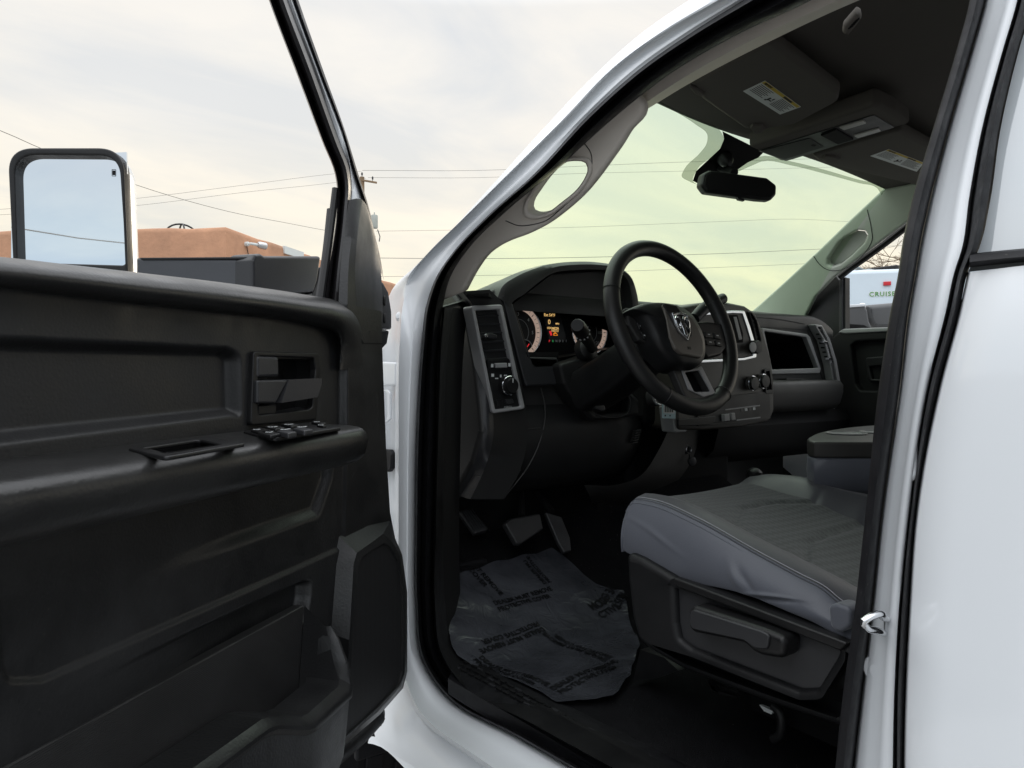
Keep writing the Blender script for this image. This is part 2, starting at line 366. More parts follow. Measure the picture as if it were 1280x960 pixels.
# ------------------------------------------------------------------ B pillar, its seal and the rear door
VS = [-190, -40, 0, 65, 165, 250, 310, 340, 390, 480, 640, 765, 873, 960, 1020, 1420]
def colc(us): return list(zip(us, VS))
B0 = colc([1236,1216,1212,1195,1165,1140,1127,1123,1113,1099,1082,1068,1053,1044,1038,1038])
B1 = colc([1264,1240,1232,1214,1185,1163,1150,1145,1136,1126,1103,1090,1077,1067,1061,1061])
C0 = colc([1312,1283,1275,1256,1230,1215,1207,1197,1186,1162,1138,1126,1121,1120,1120,1120])
C1 = colc([1326,1298,1292,1273,1250,1238,1224,1210,1199,1175,1145,1136,1131,1129,1129,1129])
def w3(c, o): return [(u, v, o) for u, v in c]
m = MB()
prof = [(.0, .08), (0.0, -.006), (.2, -.009), (.45, -.010), (.7, -.003), (.92, .02), (1.0, .055)]
m.loft([onbody(mixc(w3(B0, 0), w3(B1, 0), t, o)) for t, o in prof], RUBBER)
obj('pillar_seal', m, body, angle=60)
m = MB()
prof = [(0.0, .040), (.05, .022), (.10, .020), (.30, .0195), (.50, .019), (.60, .0165), (.66, .015), (.80, .0148), (.92, .017), (1.0, .05)]
m.loft([onbody(mixc(w3(B1, 0), w3(C0, 0), t, o)) for t, o in prof], JAMB)
obj('rear_pillar', m, body, angle=60)
# pressed crease and round dimple on the pillar
m = MB()
cr = [(1121,640),(1120,690),(1117,740),(1113,790),(1107,830),(1103,870),(1096,905),(1084,930),(1077,960)]
m.tube([PB(u, v, .023) for u, v in [(p[0], p[1]) for p in cat(cr, 40)]], .0011, JAMB, 6)
fr = Frame(PB(1099, 838, .024), (0, -1, 0), (0, 0, 1)); m.plate(fr, [arc(0, 0, .014, 28)], -.004, .003, JAMB, .0025)
m.plate(fr, [arc(0, 0, .008, 24)], 0, .0045, JAMB, .002)
fr = Frame(PB(1140, 566, .020), (0, -1, 0.06), (0, 0.06, 1)); m.ppl(fr, [(1136,540),(1143,538),(1144,595),(1140,602),(1134,602)], -.004, .003, JAMB, .0028, .004)
obj('pillar_pressing', m, body)
m = MB()
c = PB(1108, 788, .026); q = lambda u, v, o: PB(u, v, o)
loop = [q(1110, 774, .02), q(1104, 772, -.005), q(1096, 768, -.028), q(1088, 771, -.034), q(1079, 778, -.040), q(1083, 784, -.036), q(1095, 788, -.02), q(1106, 792, .02)]
m.tube(cat(loop, 40), .0030, CHROME, 10)
fr = Frame(PB(1108, 786, .022), (0, -1, 0), (0, 0, 1)); m.ppl(fr, [(1104,768),(1112,767),(1112,808),(1107,812),(1104,800)], 0, .003, STEEL, .001, .003)
obj('door_striker', m, body)
# rear door
m = MB()
prof = [(0, .05), (.15, .012), (.5, -.002), (.85, .008), (1.0, .03)]
m.loft([onbody(mixc(w3(C0, 0), w3(C1, 0), t, o)) for t, o in prof], RUBBER)
rd_seal = m
m = MB()
UP_ = VS.index(340)
def dcol(shift, o): return onbody([(u+shift, v, o) for u, v in C1][UP_:])
d4 = dcol(4, .0); bel = [dcol(-1, .04), dcol(1, .006), d4]+[[p+Vector((-.004*math.sin(math.pi*dy/1.15)-.003, -dy, 0)) for p in d4] for dy in (.03, .1, .2, .35, .55, .8, 1.0, 1.15)]
m.loft(bel, WHITE)
rear_door = obj('rear_door', m, truck, angle=60)
obj('edge_seal', rd_seal, rear_door, angle=60)
# belt moulding and window
m = MB()
def bl(dv, o):
    q = [PB(u, v+dv, o) for u, v in [(1212,325.5),(1235,323),(1260,320.5),(1290,318)]]; return q+[q[-1]+Vector((0, -dy, 0)) for dy in (.2, .6, 1.0)]
m.loft([bl(9, .02), bl(8, -.004), bl(2, -.010), bl(-6, -.006), bl(-9, .02)], RUBBER)
obj('belt_moulding', m, rear_door)
GLASSD = mat('privacy_glass', (.42, .45, .47), .045, spec=1.0, coat=1.0)
m = MB()
wf = lambda sh, o: onbody([(u+sh, v, o) for u, v in C1][:UP_+1])
w0 = wf(0, .014); m.loft([w0]+[[p+Vector((0, -dy, 0)) for p in w0] for dy in (.05, .2, .5, .9, 1.12)], GLASSD)
obj('window_pane', m, rear_door)
# ================================================================== THE OPEN DRIVER DOOR
DF = Frame((-1.03, 1.20, 0), (.766, .643, 0), (0, 0, 1))
def dl(u, v, h=0): return DF.loc(u, v, h)
def D(u, v, h=0): return DF.hit(u, v, h)
WALL = 1.2
# --- inner panel as one pressed sheet
a0, a1 = -1.02, .0
def front_edge(z):       # hinge side contour
    pts = [dl(u, v, .012) for u, v in [(476,380),(477,430),(482,560),(487,640),(493,672),(502,693),(508,740),(508,840),(503,860),(475,892),(430,932)]]
    zs = [p[1] for p in pts][::-1]; as_ = [p[0] for p in pts][::-1]
    return float(np.interp(z, zs, as_))
zb = dl(430, 932, .012)[1]; zt = dl(430, 383, .012)[1]+.004
NZ, NA = 330, 400
zz = np.linspace(zb, zt, NZ); tt = np.linspace(0, 1, NA)
fe = np.array([front_edge(z) for z in zz])
Agrid = a0+(fe[:, None]-a0)*tt[None, :]
ztop_a = np.interp(np.linspace(a0, 0, NA), [a0, dl(400, 380)[0], dl(440, 380)[0], 0], [zt-.045, zt-.030, zt, zt])
Zgrid = zb+(zz[:, None]-zb)/(zt-zb)*(ztop_a[None, :]-zb)
DP = mat('door_plastic', (.0125, .0128, .0135), .45, grain=.55, gscale=330, noise=.28, nscale=6, spec=.5, scratch=.03)
def region(px, h, r): return rpoly([dl(u, v, h) for u, v in px], r)
H = np.zeros_like(Agrid)
ins = region([(-60,280),(421,280),(424,424),(424,524),(424,545),(-60,640)], .0, .01)
low = region([(-80,640),(424,560),(421,683),(300,736),(40,848),(-5,850),(-12,830),(-20,700)], .0, .02)
s1 = sdf(Agrid, Zgrid, ins); s2 = sdf(Agrid, Zgrid, low)
H += .009*sstep(s1, -.001, .005)+.004*sstep(np.minimum(s1, s2), -.003, .003)
H += .004*np.exp(-(s1/.003)**2)*0
rec = region([(-70,412),(0,421),(285,434),(301,442),(303,522),(290,520),(0,556),(-70,566)], .0, .018)
H -= .017*sstep(-sdf(Agrid, Zgrid, rec), -.0015, .011)
r1 = region([(150,745),(215,711),(393,647),(409,600),(414,545),(100,560)], .0, .02)
f1 = sstep(Agrid, dl(150, 700)[0], dl(330, 700)[0])
H -= .011*sstep(-sdf(Agrid, Zgrid, r1), -.001, .018)*f1
r2 = region([(-70,990),(100,850),(380,724),(390,724),(389,745),(384,775),(300,830),(-70,1010)], .012, .012)
f2 = sstep(Agrid, dl(60, 800)[0], dl(330, 760)[0])
H -= .022*sstep(-sdf(Agrid, Zgrid, r2), -.001, .010)*f2
# opening for the inner handle
hp_px = [(319,441),(399,443),(399,464),(395,526),(315,534)]
hs = sdf(Agrid, Zgrid, region(hp_px, .0, .006)); H -= .05*(hs < -.008)
m = MB()
m.loft([[DF.w(Agrid[i, j], Zgrid[i, j], H[i, j]) for j in range(NA)] for i in range(NZ)], DP)
m.tube([D(u, v, .0045) for u, v in cat([(-14,806),(-8,832),(8,846),(40,848),(150,806),(300,738),(420,684)], 70)], .0011, DP, 6)
# white shell behind it
sh = MB()
shell = [dl(u, v) for u, v in [(479,384),(480,440),(484,560),(489,640),(495,674),(504,695),(509,740),(509,840),(504,862),(478,893),(429,937)]]
shell = shell+[(-1.04, shell[-1][1]), (-1.04, shell[0][1]-.10), (dl(400,380)[0], shell[0][1]-.05)]
sh.plate(DF, [rpoly(shell, .01)], -.125, -.06, WHITE, .012)
driver_door = obj('driver_door', sh, truck)
obj('door_panel', m, driver_door, angle=60, merge=False)
SOFTD = mat('door_vinyl', (.014, .014, .014), .40, grain=.50, gscale=300, noise=.25, nscale=5, spec=.55)
# --- top rail pad
def dc(px, h): return [D(p[0], p[1], (p[2] if len(p) > 2 else 0)+h) for p in cat([tuple(q)+(0,)*(3-len(q)) for q in px], 60)]
m = MB()
seam = [(-60,353),(0,360),(80,369),(160,379),(280,392),(400,409),(418,415),(424,425),(425,440),(425,462)]
top = [(-60,317),(0,321),(80,330),(185,342),(300,356),(380,368),(424,377),(443,387),(453,404),(459,462)]
fl_h = [1, 1, 1, 1, 1, 1, .9, .62, .25, .02]
def railc(t, h):
    q = [(s_[0]*(1-t)+q_[0]*t, s_[1]*(1-t)+q_[1]*t, .0125+(h-.0125)*f) for s_, q_, f in zip(seam, top, fl_h)]
    L_ = [D(*p) for p in cat(q, 70)]; d = (L_[0]-L_[1]).normalized(); d = (d-DF.n*d.dot(DF.n)); d.z *= .3
    return [L_[0]+d*.22, L_[0]+d*.1]+L_
m.loft([railc(0, -.01), railc(.0, .006), railc(.04, .017), railc(.14, .024), railc(.3, .030), railc(.5, .033), railc(.7, .030), railc(.86, .020), railc(.96, .004), railc(1.0, -.012), [p+DF.n*-.05+Vector((0, 0, -.004)) for p in railc(1, -.012)], [p+DF.n*-.09+Vector((0, 0, -.02)) for p in railc(1, -.012)]], SOFTD)
obj('top_rail_pad', m, driver_door, angle=70)
# --- armrest: a lofted bar with a rounded end
m = MB()
za = 1.1835; aend = dl(446, 552, .07)[0]
zf_ = lambda a: za-.006*(a/.8)
prof = [(-.03, .0), (.0, .0), (.05, -.0006), (.085, -.002), (.097, -.0045), (.104, -.0095), (.1065, -.017), (.105, -.030), (.100, -.042), (.090, -.050), (.06, -.054), (0, -.056), (-.03, -.056)]
st = [(-.76, .6, .96), (-.74, 1, 1), (-.5, 1, 1), (-.25, 1, 1), (-.09, 1, 1), (-.055, 1, 1), (-.032, .97, .995), (-.017, .88, .985), (-.007, .70, .965), (-.0015, .42, .93), (.0, .12, .88)]
rows = []
for a, kh, kz in st:
    rows.append([DF.w(aend+a, za-.028+(z+.028)*kz, h*kh if h > 0 else h) for h, z in cat([(h, z) for h, z in prof], 64)])
m.loft(rows, SOFTD, caps=True)
armrest_mb = m
TOPF = Frame(Vector((DF.o.x, DF.o.y, za-.0012)), DF.ex, -DF.n)
def cut(mb, cutter):
    ms = []
    for b in (mb, cutter):
        me = bpy.data.meshes.new('t'); me.from_pydata(b.v, [], b.f)
        for mt in b.mats: me.materials.append(mt)
        me.polygons.foreach_set('material_index', b.m)
        bm = bmesh.new(); bm.from_mesh(me); bmesh.ops.remove_doubles(bm, verts=bm.verts, dist=1e-6); bmesh.ops.recalc_face_normals(bm, faces=bm.faces); bm.to_mesh(me); bm.free()
        o = bpy.data.objects.new('t', me); COL.objects.link(o); ms.append(o)
    md = ms[0].modifiers.new('b', 'BOOLEAN'); md.object = ms[1]; md.operation = 'DIFFERENCE'; md.solver = 'EXACT'; md.material_mode = 'TRANSFER'
    dg = bpy.context.evaluated_depsgraph_get(); me = bpy.data.meshes.new_from_object(ms[0].evaluated_get(dg))
    r = MB(); mats = list(me.materials)
    for p in me.polygons: r.add([me.vertices[i].co for i in p.vertices], [tuple(range(len(p.vertices)))], mats[p.material_index] if mats else None)
    for o in ms: bpy.data.objects.remove(o)
    return r
cup_o = [(160,560),(206,571),(306,553.8),(259,545)]
cup_i = [(179,559.5),(208,567),(277,555.5),(250,549)]
c_ = MB(); c_.plate(TOPF, [rpoly([TOPF.loc(u, v) for u, v in cup_i], .006)], -.03, .02, BLACK)
armrest = obj('armrest', cut(armrest_mb, c_), driver_door, angle=50)
m = MB(); m.ppl(TOPF, cup_o, -.001, .003, BLACK, .0015, .006, [cup_i], .006)
rim_in = rpoly([TOPF.loc(u, v) for u, v in cup_i], .006)
m.loft([[TOPF.w(a, b, .001) for a, b in rim_in], [TOPF.w(a, b, -.024) for a, b in rim_in]], BLACK, cv=True); m.add([TOPF.w(a, b, -.024) for a, b in rim_in], [tuple(range(len(rim_in)))], BLACK)
obj('pull_cup', m, driver_door)
# --- window switches
m = MB(); m.ppl(TOPF, [(304,539),(342,547.5),(426,534),(388,525.5)], -.001, .0035, BLACK, .0015, .008)
pack = obj('switch_pack', m, driver_door)
def switch(px, h, raise_, glyph=None):
    m = MB(); m.ppl(TOPF, px, .003, h, DGREY if raise_ else BLACK, .0015, .003)
    if glyph:
        u, v, w_ = glyph; a, b = TOPF.loc(u, v, h)
        m.plate(TOPF, [rpoly([(a-w_, b-.0035), (a+w_, b-.0035), (a+w_, b+.0035), (a-w_, b+.0035)], .001)], h, h+.0004, SILK)
        m.plate(TOPF, [[(a-w_*.5, b-.0015), (a+w_*.5, b-.0015), (a+w_*.5, b+.0015), (a-w_*.5, b+.0015)]], h+.0004, h+.0007, INK)
    obj('window_switch', m, driver_door)
switch([(313,536.5),(330,541),(343,538),(326,534)], .007, 0, (321,536.8,.003))
switch([(322,540),(338,544),(352,541.5),(336,537.8)], .007, 0, (336.5,540.2,.003))
switch([(330,532.5),(344,536),(356,534),(342,530.5)], .008, 0, (341,533.5,.006))
switch([(346,538.5),(360,541.5),(371,539.5),(357,536.5)], .009, 1, (357,536.6,.006))
switch([(351,529.5),(364,532.5),(374,530.8),(361,528)], .008, 0, (361,530.5,.006))
switch([(366,535.5),(380,538.5),(391,536.5),(377,533.5)], .009, 1, (377.5,533.6,.006))
switch([(389,527),(401,529.5),(408,528.3),(396,526)], .007, 0, (396,527.2,.003))
switch([(396,530),(404,532),(408,531.2),(400,529.4)], .007, 0, (401,531.4,.002))
# --- inner release handle
m = MB()
m.ppl(DF, [(317.5,439),(399,441),(401,462),(396,525),(314,532)], -.004, .007, BLACK, .002, .006, [[(323,445.5),(393,447.5),(395,462),(391,509),(386,512),(323,519.5)]], .006)
pin = [D(u, v, .005) for u, v in [(323,445.5),(393,447.5),(395,462),(391,509),(386,512),(323,519.5)]]
pback = [D(u, v, -.032) for u, v in [(334,447),(380,449),(381,462),(377,506),(374,508),(334,516)]]
m.loft([pin, pback], DGREY, cv=True); m.add(pback, [tuple(range(6))], BLACK)
m.plate(Frame(D(357, 466, -.031), DF.ex, (0, 0, 1)), [arc(0, 0, .008, 20)], 0, .001, BLACK)
bezel = obj('handle_bezel', m, driver_door)
m = MB()
lv = [(322,475.5),(360,474.5),(402,473),(402,478),(399,492),(395,496.5),(362,500),(344,504.5),(322,504.5)]
m.ppl(DF, [(322,475.5),(361,474.5),(345,504.5),(322,504.5)], -.012, .012, DGREY, .003, .003)
m.prism([D(361,474.5,.013), D(402,473,.028), D(402.5,479,.028), D(397,496.5,.024), D(352,503.5,.013)], DF.n*-.012, DGREY)
obj('release_handle', m, driver_door, bevel=.002)
m = MB(); m.ppl(DF, [(322,445),(349,446),(349.5,471),(322,472)], -.02, .009, DGREY, .004, .004)
obj('lock_tab', m, driver_door)
m = MB(); m.ppl(DF, [(323,506),(347,504.5),(346,517),(343,519),(323,520)], -.02, .004, BLACK, .003, .003)
obj('finger_guard', m, driver_door)
# --- map pocket
RIB = mat('ribbed_black_plastic', (.017, .017, .0175), .5, noise=.15, nscale=8, spec=.5)
nt = RIB.node_tree; wv = nt.nodes.new('ShaderNodeTexWave'); wv.bands_direction = 'Z'; wv.inputs['Scale'].default_value = 150; wv.inputs['Distortion'].default_value = 0
bp = nt.nodes.new('ShaderNodeBump'); bp.inputs['Strength'].default_value = .4; bp.inputs['Distance'].default_value = .0006
nt.links.new(nt.nodes['Texture Coordinate'].outputs['Object'], wv.inputs['Vector']); nt.links.new(wv.outputs['Fac'], bp.inputs['Height']); nt.links.new(bp.outputs[0], nt.nodes['Principled BSDF'].inputs['Normal'])
m = MB(); m.ppl(DF, [(-60,993),(0,962),(160,876),(380,756.5),(374,900),(300,1000),(-60,1100)], .0, .016, RIB, .002, .003)
obj('pocket_back', m, driver_door)
m = MB()
m.add([D(380.5,757,.017), D(407,784,.050), D(424,836,.072), D(424,858,.078), D(384,895,.078), D(371,900,.018)], [(0, 1, 2, 3, 4, 5)], DP)
inner = [(150,1025,.075),(244,958,.075),(327,899,.075),(340,896,.076),(376,896,.077),(385,892,.078),(423,858,.08),(424.5,848,.076),(420,828,.07),(412,800,.058),(406,783,.048)]
outer = [(150,1062,.082),(250,985,.084),(335,920,.085),(345,916,.086),(386,917,.087),(395,914,.088),(440,872,.090),(441,862,.088),(437,832,.084),(423,797,.066),(411,781,.052)]
def p3(c, per=4):
    out = []
    for (a, b_) in zip(c[:-1], c[1:]):
        for k in range(per): out.append(D(*[a[i]+(b_[i]-a[i])*k/per for i in range(3)]))
    return out+[D(*c[-1])]
i_, o_ = p3(inner), p3(outer)
midc = [(a+b)/2+DF.n*.006 for a, b in zip(i_, o_)]
m.loft([[p-DF.n*.05 for p in i_], i_, [(a*.7+b*.3)+DF.n*.0045 for a, b in zip(i_, o_)], midc, [(a*.25+b*.75)+DF.n*.0045 for a, b in zip(i_, o_)], o_], DP)
botp = [(150,1150,.07),(250,1090,.07),(335,1060,.075),(345,1055,.076),(388,1050,.078),(396,1045,.078),(428,948,.072),(429,946,.07),(431,930,.05),(428,900,.03),(424,870,.02)]
m.loft([o_, [p-DF.n*.004+Vector((0, 0, -.003)) for p in o_], p3(botp)], DP)
obj('map_pocket', m, driver_door, angle=32)
# --- speaker pod and grille
GRILLE = mat('speaker_mesh', (.014, .014, .015), .55, spec=.3)
nt = GRILLE.node_tree; N_ = nt.nodes; vx = N_.new('ShaderNodeTexVoronoi'); vx.inputs['Scale'].default_value = 330; vx.inputs['Randomness'].default_value = 0.0
mp = N_.new('ShaderNodeMapping'); mp.inputs['Rotation'].default_value = (0, 0, rad(40)); nt.links.new(N_['Texture Coordinate'].outputs['Object'], mp.inputs[0]); nt.links.new(mp.outputs[0], vx.inputs['Vector'])
cr_ = N_.new('ShaderNodeValToRGB'); cr_.color_ramp.elements[0].position = .28; cr_.color_ramp.elements[0].color = (.007, .007, .0075, 1); cr_.color_ramp.elements[1].position = .36; cr_.color_ramp.elements[1].color = (.015, .015, .016, 1)
nt.links.new(vx.outputs['Distance'], cr_.inputs[0]); nt.links.new(cr_.outputs[0], N_['Principled BSDF'].inputs['Base Color'])
bp = N_.new('ShaderNodeBump'); bp.inputs['Strength'].default_value = .08; bp.inputs['Distance'].default_value = .0004; nt.links.new(cr_.outputs[0], bp.inputs['Height']); nt.links.new(bp.outputs[0], N_['Principled BSDF'].inputs['Normal'])
base = [(423,670),(455,655),(489,648),(494,673),(503,694),(509,740),(509,840),(504,860),(475,893),(428,934),(420,866),(409,790),(416,705)]
topo = [(446,691),(463,679),(479,667),(490,677),(500,695),(506,740),(506,840),(501,858),(473,889),(431,925),(434,866),(436.5,800),(442,705)]
gril = [(453,696),(467,686),(480,679),(489,684),(497,699),(503.5,740),(503.5,839),(499,856),(472,885),(433,920),(437,866),(440,800),(448,708)]
bl_ = [D(u, v, .008) for u, v in base]; tl_ = [D(u, v, .036) for u, v in topo]; gl_ = [D(u, v, .0365) for u, v in gril]
m = MB(); m.loft([bl_, [a*.12+b*.88 for a, b in zip(bl_, tl_)], tl_, gl_, [p-DF.n*.004 for p in gl_]], DP, cv=True)
pod = obj('speaker_pod', m, driver_door, angle=25)
m = MB(); m.add([p-DF.n*.003 for p in gl_], [tuple(range(len(gl_)))], GRILLE)
obj('speaker_grille', m, driver_door)
# --- bottom seal of the door
m = MB(); m.tube([D(u, v, -.03) for u, v in cat([(340,1010),(430,940),(455,918),(474,897)], 20)], .012, RUBBER, 10)
m.tube([D(u, v, -.05) for u, v in cat([(472,905),(476,895),(474,878),(478,868)], 16)], .008, RUBBER, 8)
obj('door_bottom_seal', m, driver_door)
# --- window frame
FBLK = mat('frame_black', (.014, .013, .014), .35, noise=.1, nscale=20)
def strip(cl, cr_, hs_, mt, n=60):      # a bar between two measured edges, with a rounded section
    L_ = cat(cl, n); R_ = cat(cr_, n)
    return [[D(a[0]*(1-t)+b[0]*t, a[1]*(1-t)+b[1]*t, h) for a, b in zip(L_, R_)] for t, h in hs_]
fl = [(300,-120),(336,0),(370,90),(404,180),(418,215),(421,232),(420,270),(410,340),(402,400)]
fm = [(322,-120),(360,0),(394,90),(426,180),(438,212),(440.5,232),(438,262),(432,330),(428,400)]
fo = [(330,-120),(367,0),(399,88),(427,160),(442,212),(454,246),(461,266),(467,300),(472,330)]
fe_ = [(335,-120),(373,0),(404,88),(432,166),(448,218),(461,259),(468,290),(475,320),(480,350)]
m = MB()
m.loft(strip(fl, fm, [(0, -.07), (0, -.03), (.06, -.022), (.2, -.022), (.28, -.03), (.36, -.024), (.55, -.008), (.75, -.004), (.9, -.012), (1.0, -.03)], FBLK), FBLK)
obj('window_frame', m, driver_door, angle=60)
m = MB(); m.loft(strip(fm, fo, [(-.1, -.035), (.0, -.028), (.5, -.024), (.9, -.03), (1.0, -.045)], WHITE), JAMB)
obj('outer_frame', m, driver_door, angle=60)
m = MB(); m.loft(strip(fo, fe_, [(-.3, -.05), (-.1, -.028), (.5, -.022), (1.0, -.035), (1.0, -.07)], RUBBER), RUBBER)
obj('frame_seal', m, driver_door, angle=60)
# glass run channel
m = MB(); m.tube([D(u, v, -.03) for u, v in cat([(419.5,236),(413,290),(406,340),(399,392)], 20)], .006, BLACK, 8)
m.tube([D(u, v, -.036) for u, v in cat([(413,262),(408,310),(401,360),(396,390)], 20)], .006, FBLK, 8)
obj('glass_run', m, driver_door)
# --- sail trim
def s3(px, n=40): return [D(*p) for p in cat(px, n)]
m = MB()
m.loft([s3([(435,248,-.03),(430,285,-.03),(425,330,-.03),(421,400,-.03)]), s3([(436,250,-.004),(431,285,-.004),(426,330,-.004),(422,402,.0)]), s3([(446,248,.002),(441,285,.004),(436,330,.008),(434,402,.012)]), s3([(453,249.5,.0),(448,285,.004),(444,330,.009),(447,402,.012)])], DP)
m.loft([s3([(453,249.5,.0),(448,285,.004),(444,330,.009),(447,402,.012),(450,440,.013)]), s3([(458,256,-.006),(463,285,-.006),(466,335,-.004),(467,392,.0),(467,440,.0125)]), s3([(460,262,-.010),(468,292,-.010),(475,330,-.010),(478,370,-.006),(477,440,.010)]), s3([(460,262,-.05),(468,292,-.05),(475,330,-.05),(478,370,-.05),(477,440,-.03)])], BLACK)
obj('sail_trim', m, driver_door, angle=40)
m = MB()
m.ppl(DF, [(478,430.5),(453,430),(448,420),(448,417),(455,428.5),(478,428.8)], .0125, .0135, DARK)
obj('sail_seam', m, driver_door)
m = MB()
m.ppl(Frame(D(483, 400, -.02), DF.ex, (0, 0, 1)), [(473,358),(479,352),(486,365),(490,390),(490,412),(474,411)], -.02, .0, DGREY, .004, .006)
hf = Frame(D(480, 400, -.02), DF.ex, (0, 0, 1))
for u, v in ((479.5, 376), (479.5, 398)):
    a, b = hf.loc(u, v); m.plate(hf, [arc(a, b, .0046, 20, ry=.0095)], 0, .004, BLACK, .003)
obj('hinge_boot', m, driver_door)
m = MB()
m.ppl(hf, [(473,411),(483,411),(483,414),(473,414)], -.01, .002, STEEL, .001)
m.ppl(hf, [(473,414),(487,413),(484,430),(476,438),(473,438)], -.03, -.004, RUBBER, .003, .004)
obj('upper_hinge', m, driver_door)
# scratches on the panel face are part of its material; outside mirror with its arm
n_m = Vector((-.5, -.866, 0)); MF = Frame(Vector((-1.50, 1.42, 0)), (.866, -.5, 0), (0, 0, 1))
mo = [(10.5,185.5),(154.5,185.5),(161.5,362),(19,362)]
mi_ = [(19,194),(149.5,195),(158.5,332),(23,328)]
m = MB()
mo_l = rpoly([MF.loc(u, v) for u, v in mo], [.042, .042, .02, .02], 14); 
cxm = sum(p[0] for p in mo_l)/len(mo_l); cym = sum(p[1] for p in mo_l)/len(mo_l)
def mring(k, h, sx=0): return [MF.w(cxm+(a-cxm)*k+sx, cym+(b-cym)*k, h) for a, b in mo_l]
m.loft([mring(1.0, .0), mring(1.0, -.012), mring(1.0, -.02)], BLACK, cv=True)
m.loft([mring(1.0, -.02), mring(.975, -.038), mring(.93, -.058), mring(.80, -.074), mring(.45, -.083), mring(.05, -.085)], JAMB, cv=True)
dm = obj('outside_mirror', m, driver_door, angle=50)
m = MB(); m.plate(MF, [mo_l, rpoly([MF.loc(u, v) for u, v in mi_], [.036, .036, .008, .008], 14)], -.018, .004, BLACK, .003)
obj('mirror_surround', m, driver_door)
MIRR = mat('mirror_glass', (.92, .94, .96), .012, metal=1)
m = MB(); m.ppl(MF, [(14,198),(158,190),(163,336),(14,330)], -.014, -.010, MIRR, 0, 0)
a, b = MF.loc(139, 214)
for k in (0, 1): m.plate(MF, [rpoly([(a-.0035+.0012*k, b-.006+.002*k), (a+.0035-.0012*k, b-.006+.002*k), (a+.0035-.0012*k, b+.006-.002*k), (a-.0035+.0012*k, b+.006-.002*k)], .001)][:1]+([rpoly([(a-.0028, b-.0052), (a+.0028, b-.0052), (a+.0028, b+.0052), (a-.0028, b+.0052)], .001)] if k == 0 else []), -.0099, -.0096, INK)
obj('mirror_glass', m, driver_door)
m = MB(); m.ppl(MF, [(24,333),(150,337),(157,338),(158,356),(30,356)], -.014, -.006, MIRR, .002, .006)
obj('spotter_mirror', m, driver_door)
# arm in two blocks
AF = Frame(D(360, 340, -.16), DF.ex, (0, 0, 1))
m = MB()
m.ppl(AF, [(316,325),(320,318),(327,317),(332,320),(402,320),(397,352),(393,365),(316,372)], -.05, .0, DGREY, .006, .006)
m.ppl(AF, [(316,372),(390,366.5),(396,352),(402,334),(406,334),(402,420),(318,400)], -.06, -.004, BLACK, .004, .004)
obj('mirror_mount', m, driver_door)
AF2 = Frame(D(305, 340, -.18), (.86, -.51, 0), (0, 0, 1))
m = MB(); m.ppl(AF2, [(170,322),(314,323),(315,330),(312,350),(304,372),(170,360)], -.05, .0, mat('mirror_arm_grey', (.045, .048, .055), .45, noise=.1), .005, .004)
m.ppl(AF2, [(174,322),(309,321),(309,324),(178,325)], -.05, .002, BLACK, .001)
obj('mirror_arm', m, driver_door)
def sm(px, n): return [tuple(p) for p in cat(px, n, closed=True)]
# ================================================================== THE CAB INTERIOR
DASHM = mat('dashboard_plastic', (.026, .0255, .025), .5, grain=.35, gscale=450, noise=.12, nscale=6, spec=.4)
DASHW = mat('dash_panel_warm', (.048, .044, .038), .45, grain=.3, gscale=500, noise=.08, nscale=8)
PADB = mat('black_trim_panel', (.010, .010, .0105), .6, grain=.3, gscale=500, spec=.25)
KNEE = mat('knee_panel_plastic', (.013, .013, .0135), .55, grain=.3, gscale=500, spec=.3, noise=.12)
# ---- dashboard body: top pad, fascia with openings, lower knee panel
YF = 1.40; NF = face_y(YF)
def on_floor(u, v, dz=0.0): return solve(u, v, lambda p: p.z-floor_z(p.y)-dz, .4, 6)
def floor_z(y): return .655+.62*max(0, y-1.20)**1.25
# fascia plate (world x, z) with openings
def fx(u, v, h=0): return NF.loc(u, v, h)
clus_hole = [(643,379),(690,343),(712,338),(760,337.5),(786,345),(795,372),(797,430),(770,452),(702,455),(700,446),(664,446)]
shelf_px = [(952,412),(1010,420),(1024,461),(1025,463),(964,464),(956,440)]
m = MB()
fas = [fx(605,372), fx(617,361), (fx(1020,400)[0], 1.440), (.73, 1.38), (.74, 1.2), fx(1036,478), (.66, 1.14), (-.64, 1.14), (-.70, 1.2)]
m.plate(NF, [rpoly(fas, .02), rpoly([fx(u, v) for u, v in clus_hole], .02), rpoly([fx(u, v, 0) for u, v in shelf_px], .012)], -.02, .0, DASHM, .006)
dash = obj('dashboard', m, truck)
# top pad: rows in y, from the front lip to the cowl
m = MB(); xs = np.linspace(-.75, .75, 60)
def ztop(x, t):   # t 0 lip .. 1 cowl
    ed = max(0, abs(x)-.62)/.13
    return 1.462-.035*ed**2+.012*math.sin(math.pi*min(t*1.2, 1))*(1-ed)
rows = [[(x, YF-.004, ztop(x, 0)-.05) for x in xs], [(x, YF-.006, ztop(x, 0)-.014) for x in xs], [(x, YF+.002, ztop(x, 0)-.003) for x in xs], [(x, YF+.012, ztop(x, 0)) for x in xs]]
for t in np.linspace(.1, 1, 10): rows.append([(x, YF+.012+t*(.33+.10*(1-(x/.75)**2)), ztop(x, t)-.02*t) for x in xs])
rows.append([(x, YF+.36+.10*(1-(x/.75)**2), 1.30) for x in xs])
m.loft(rows, SOFT)
# passenger top pad lip with its seam
obj('dash_pad', m, dash, angle=60)
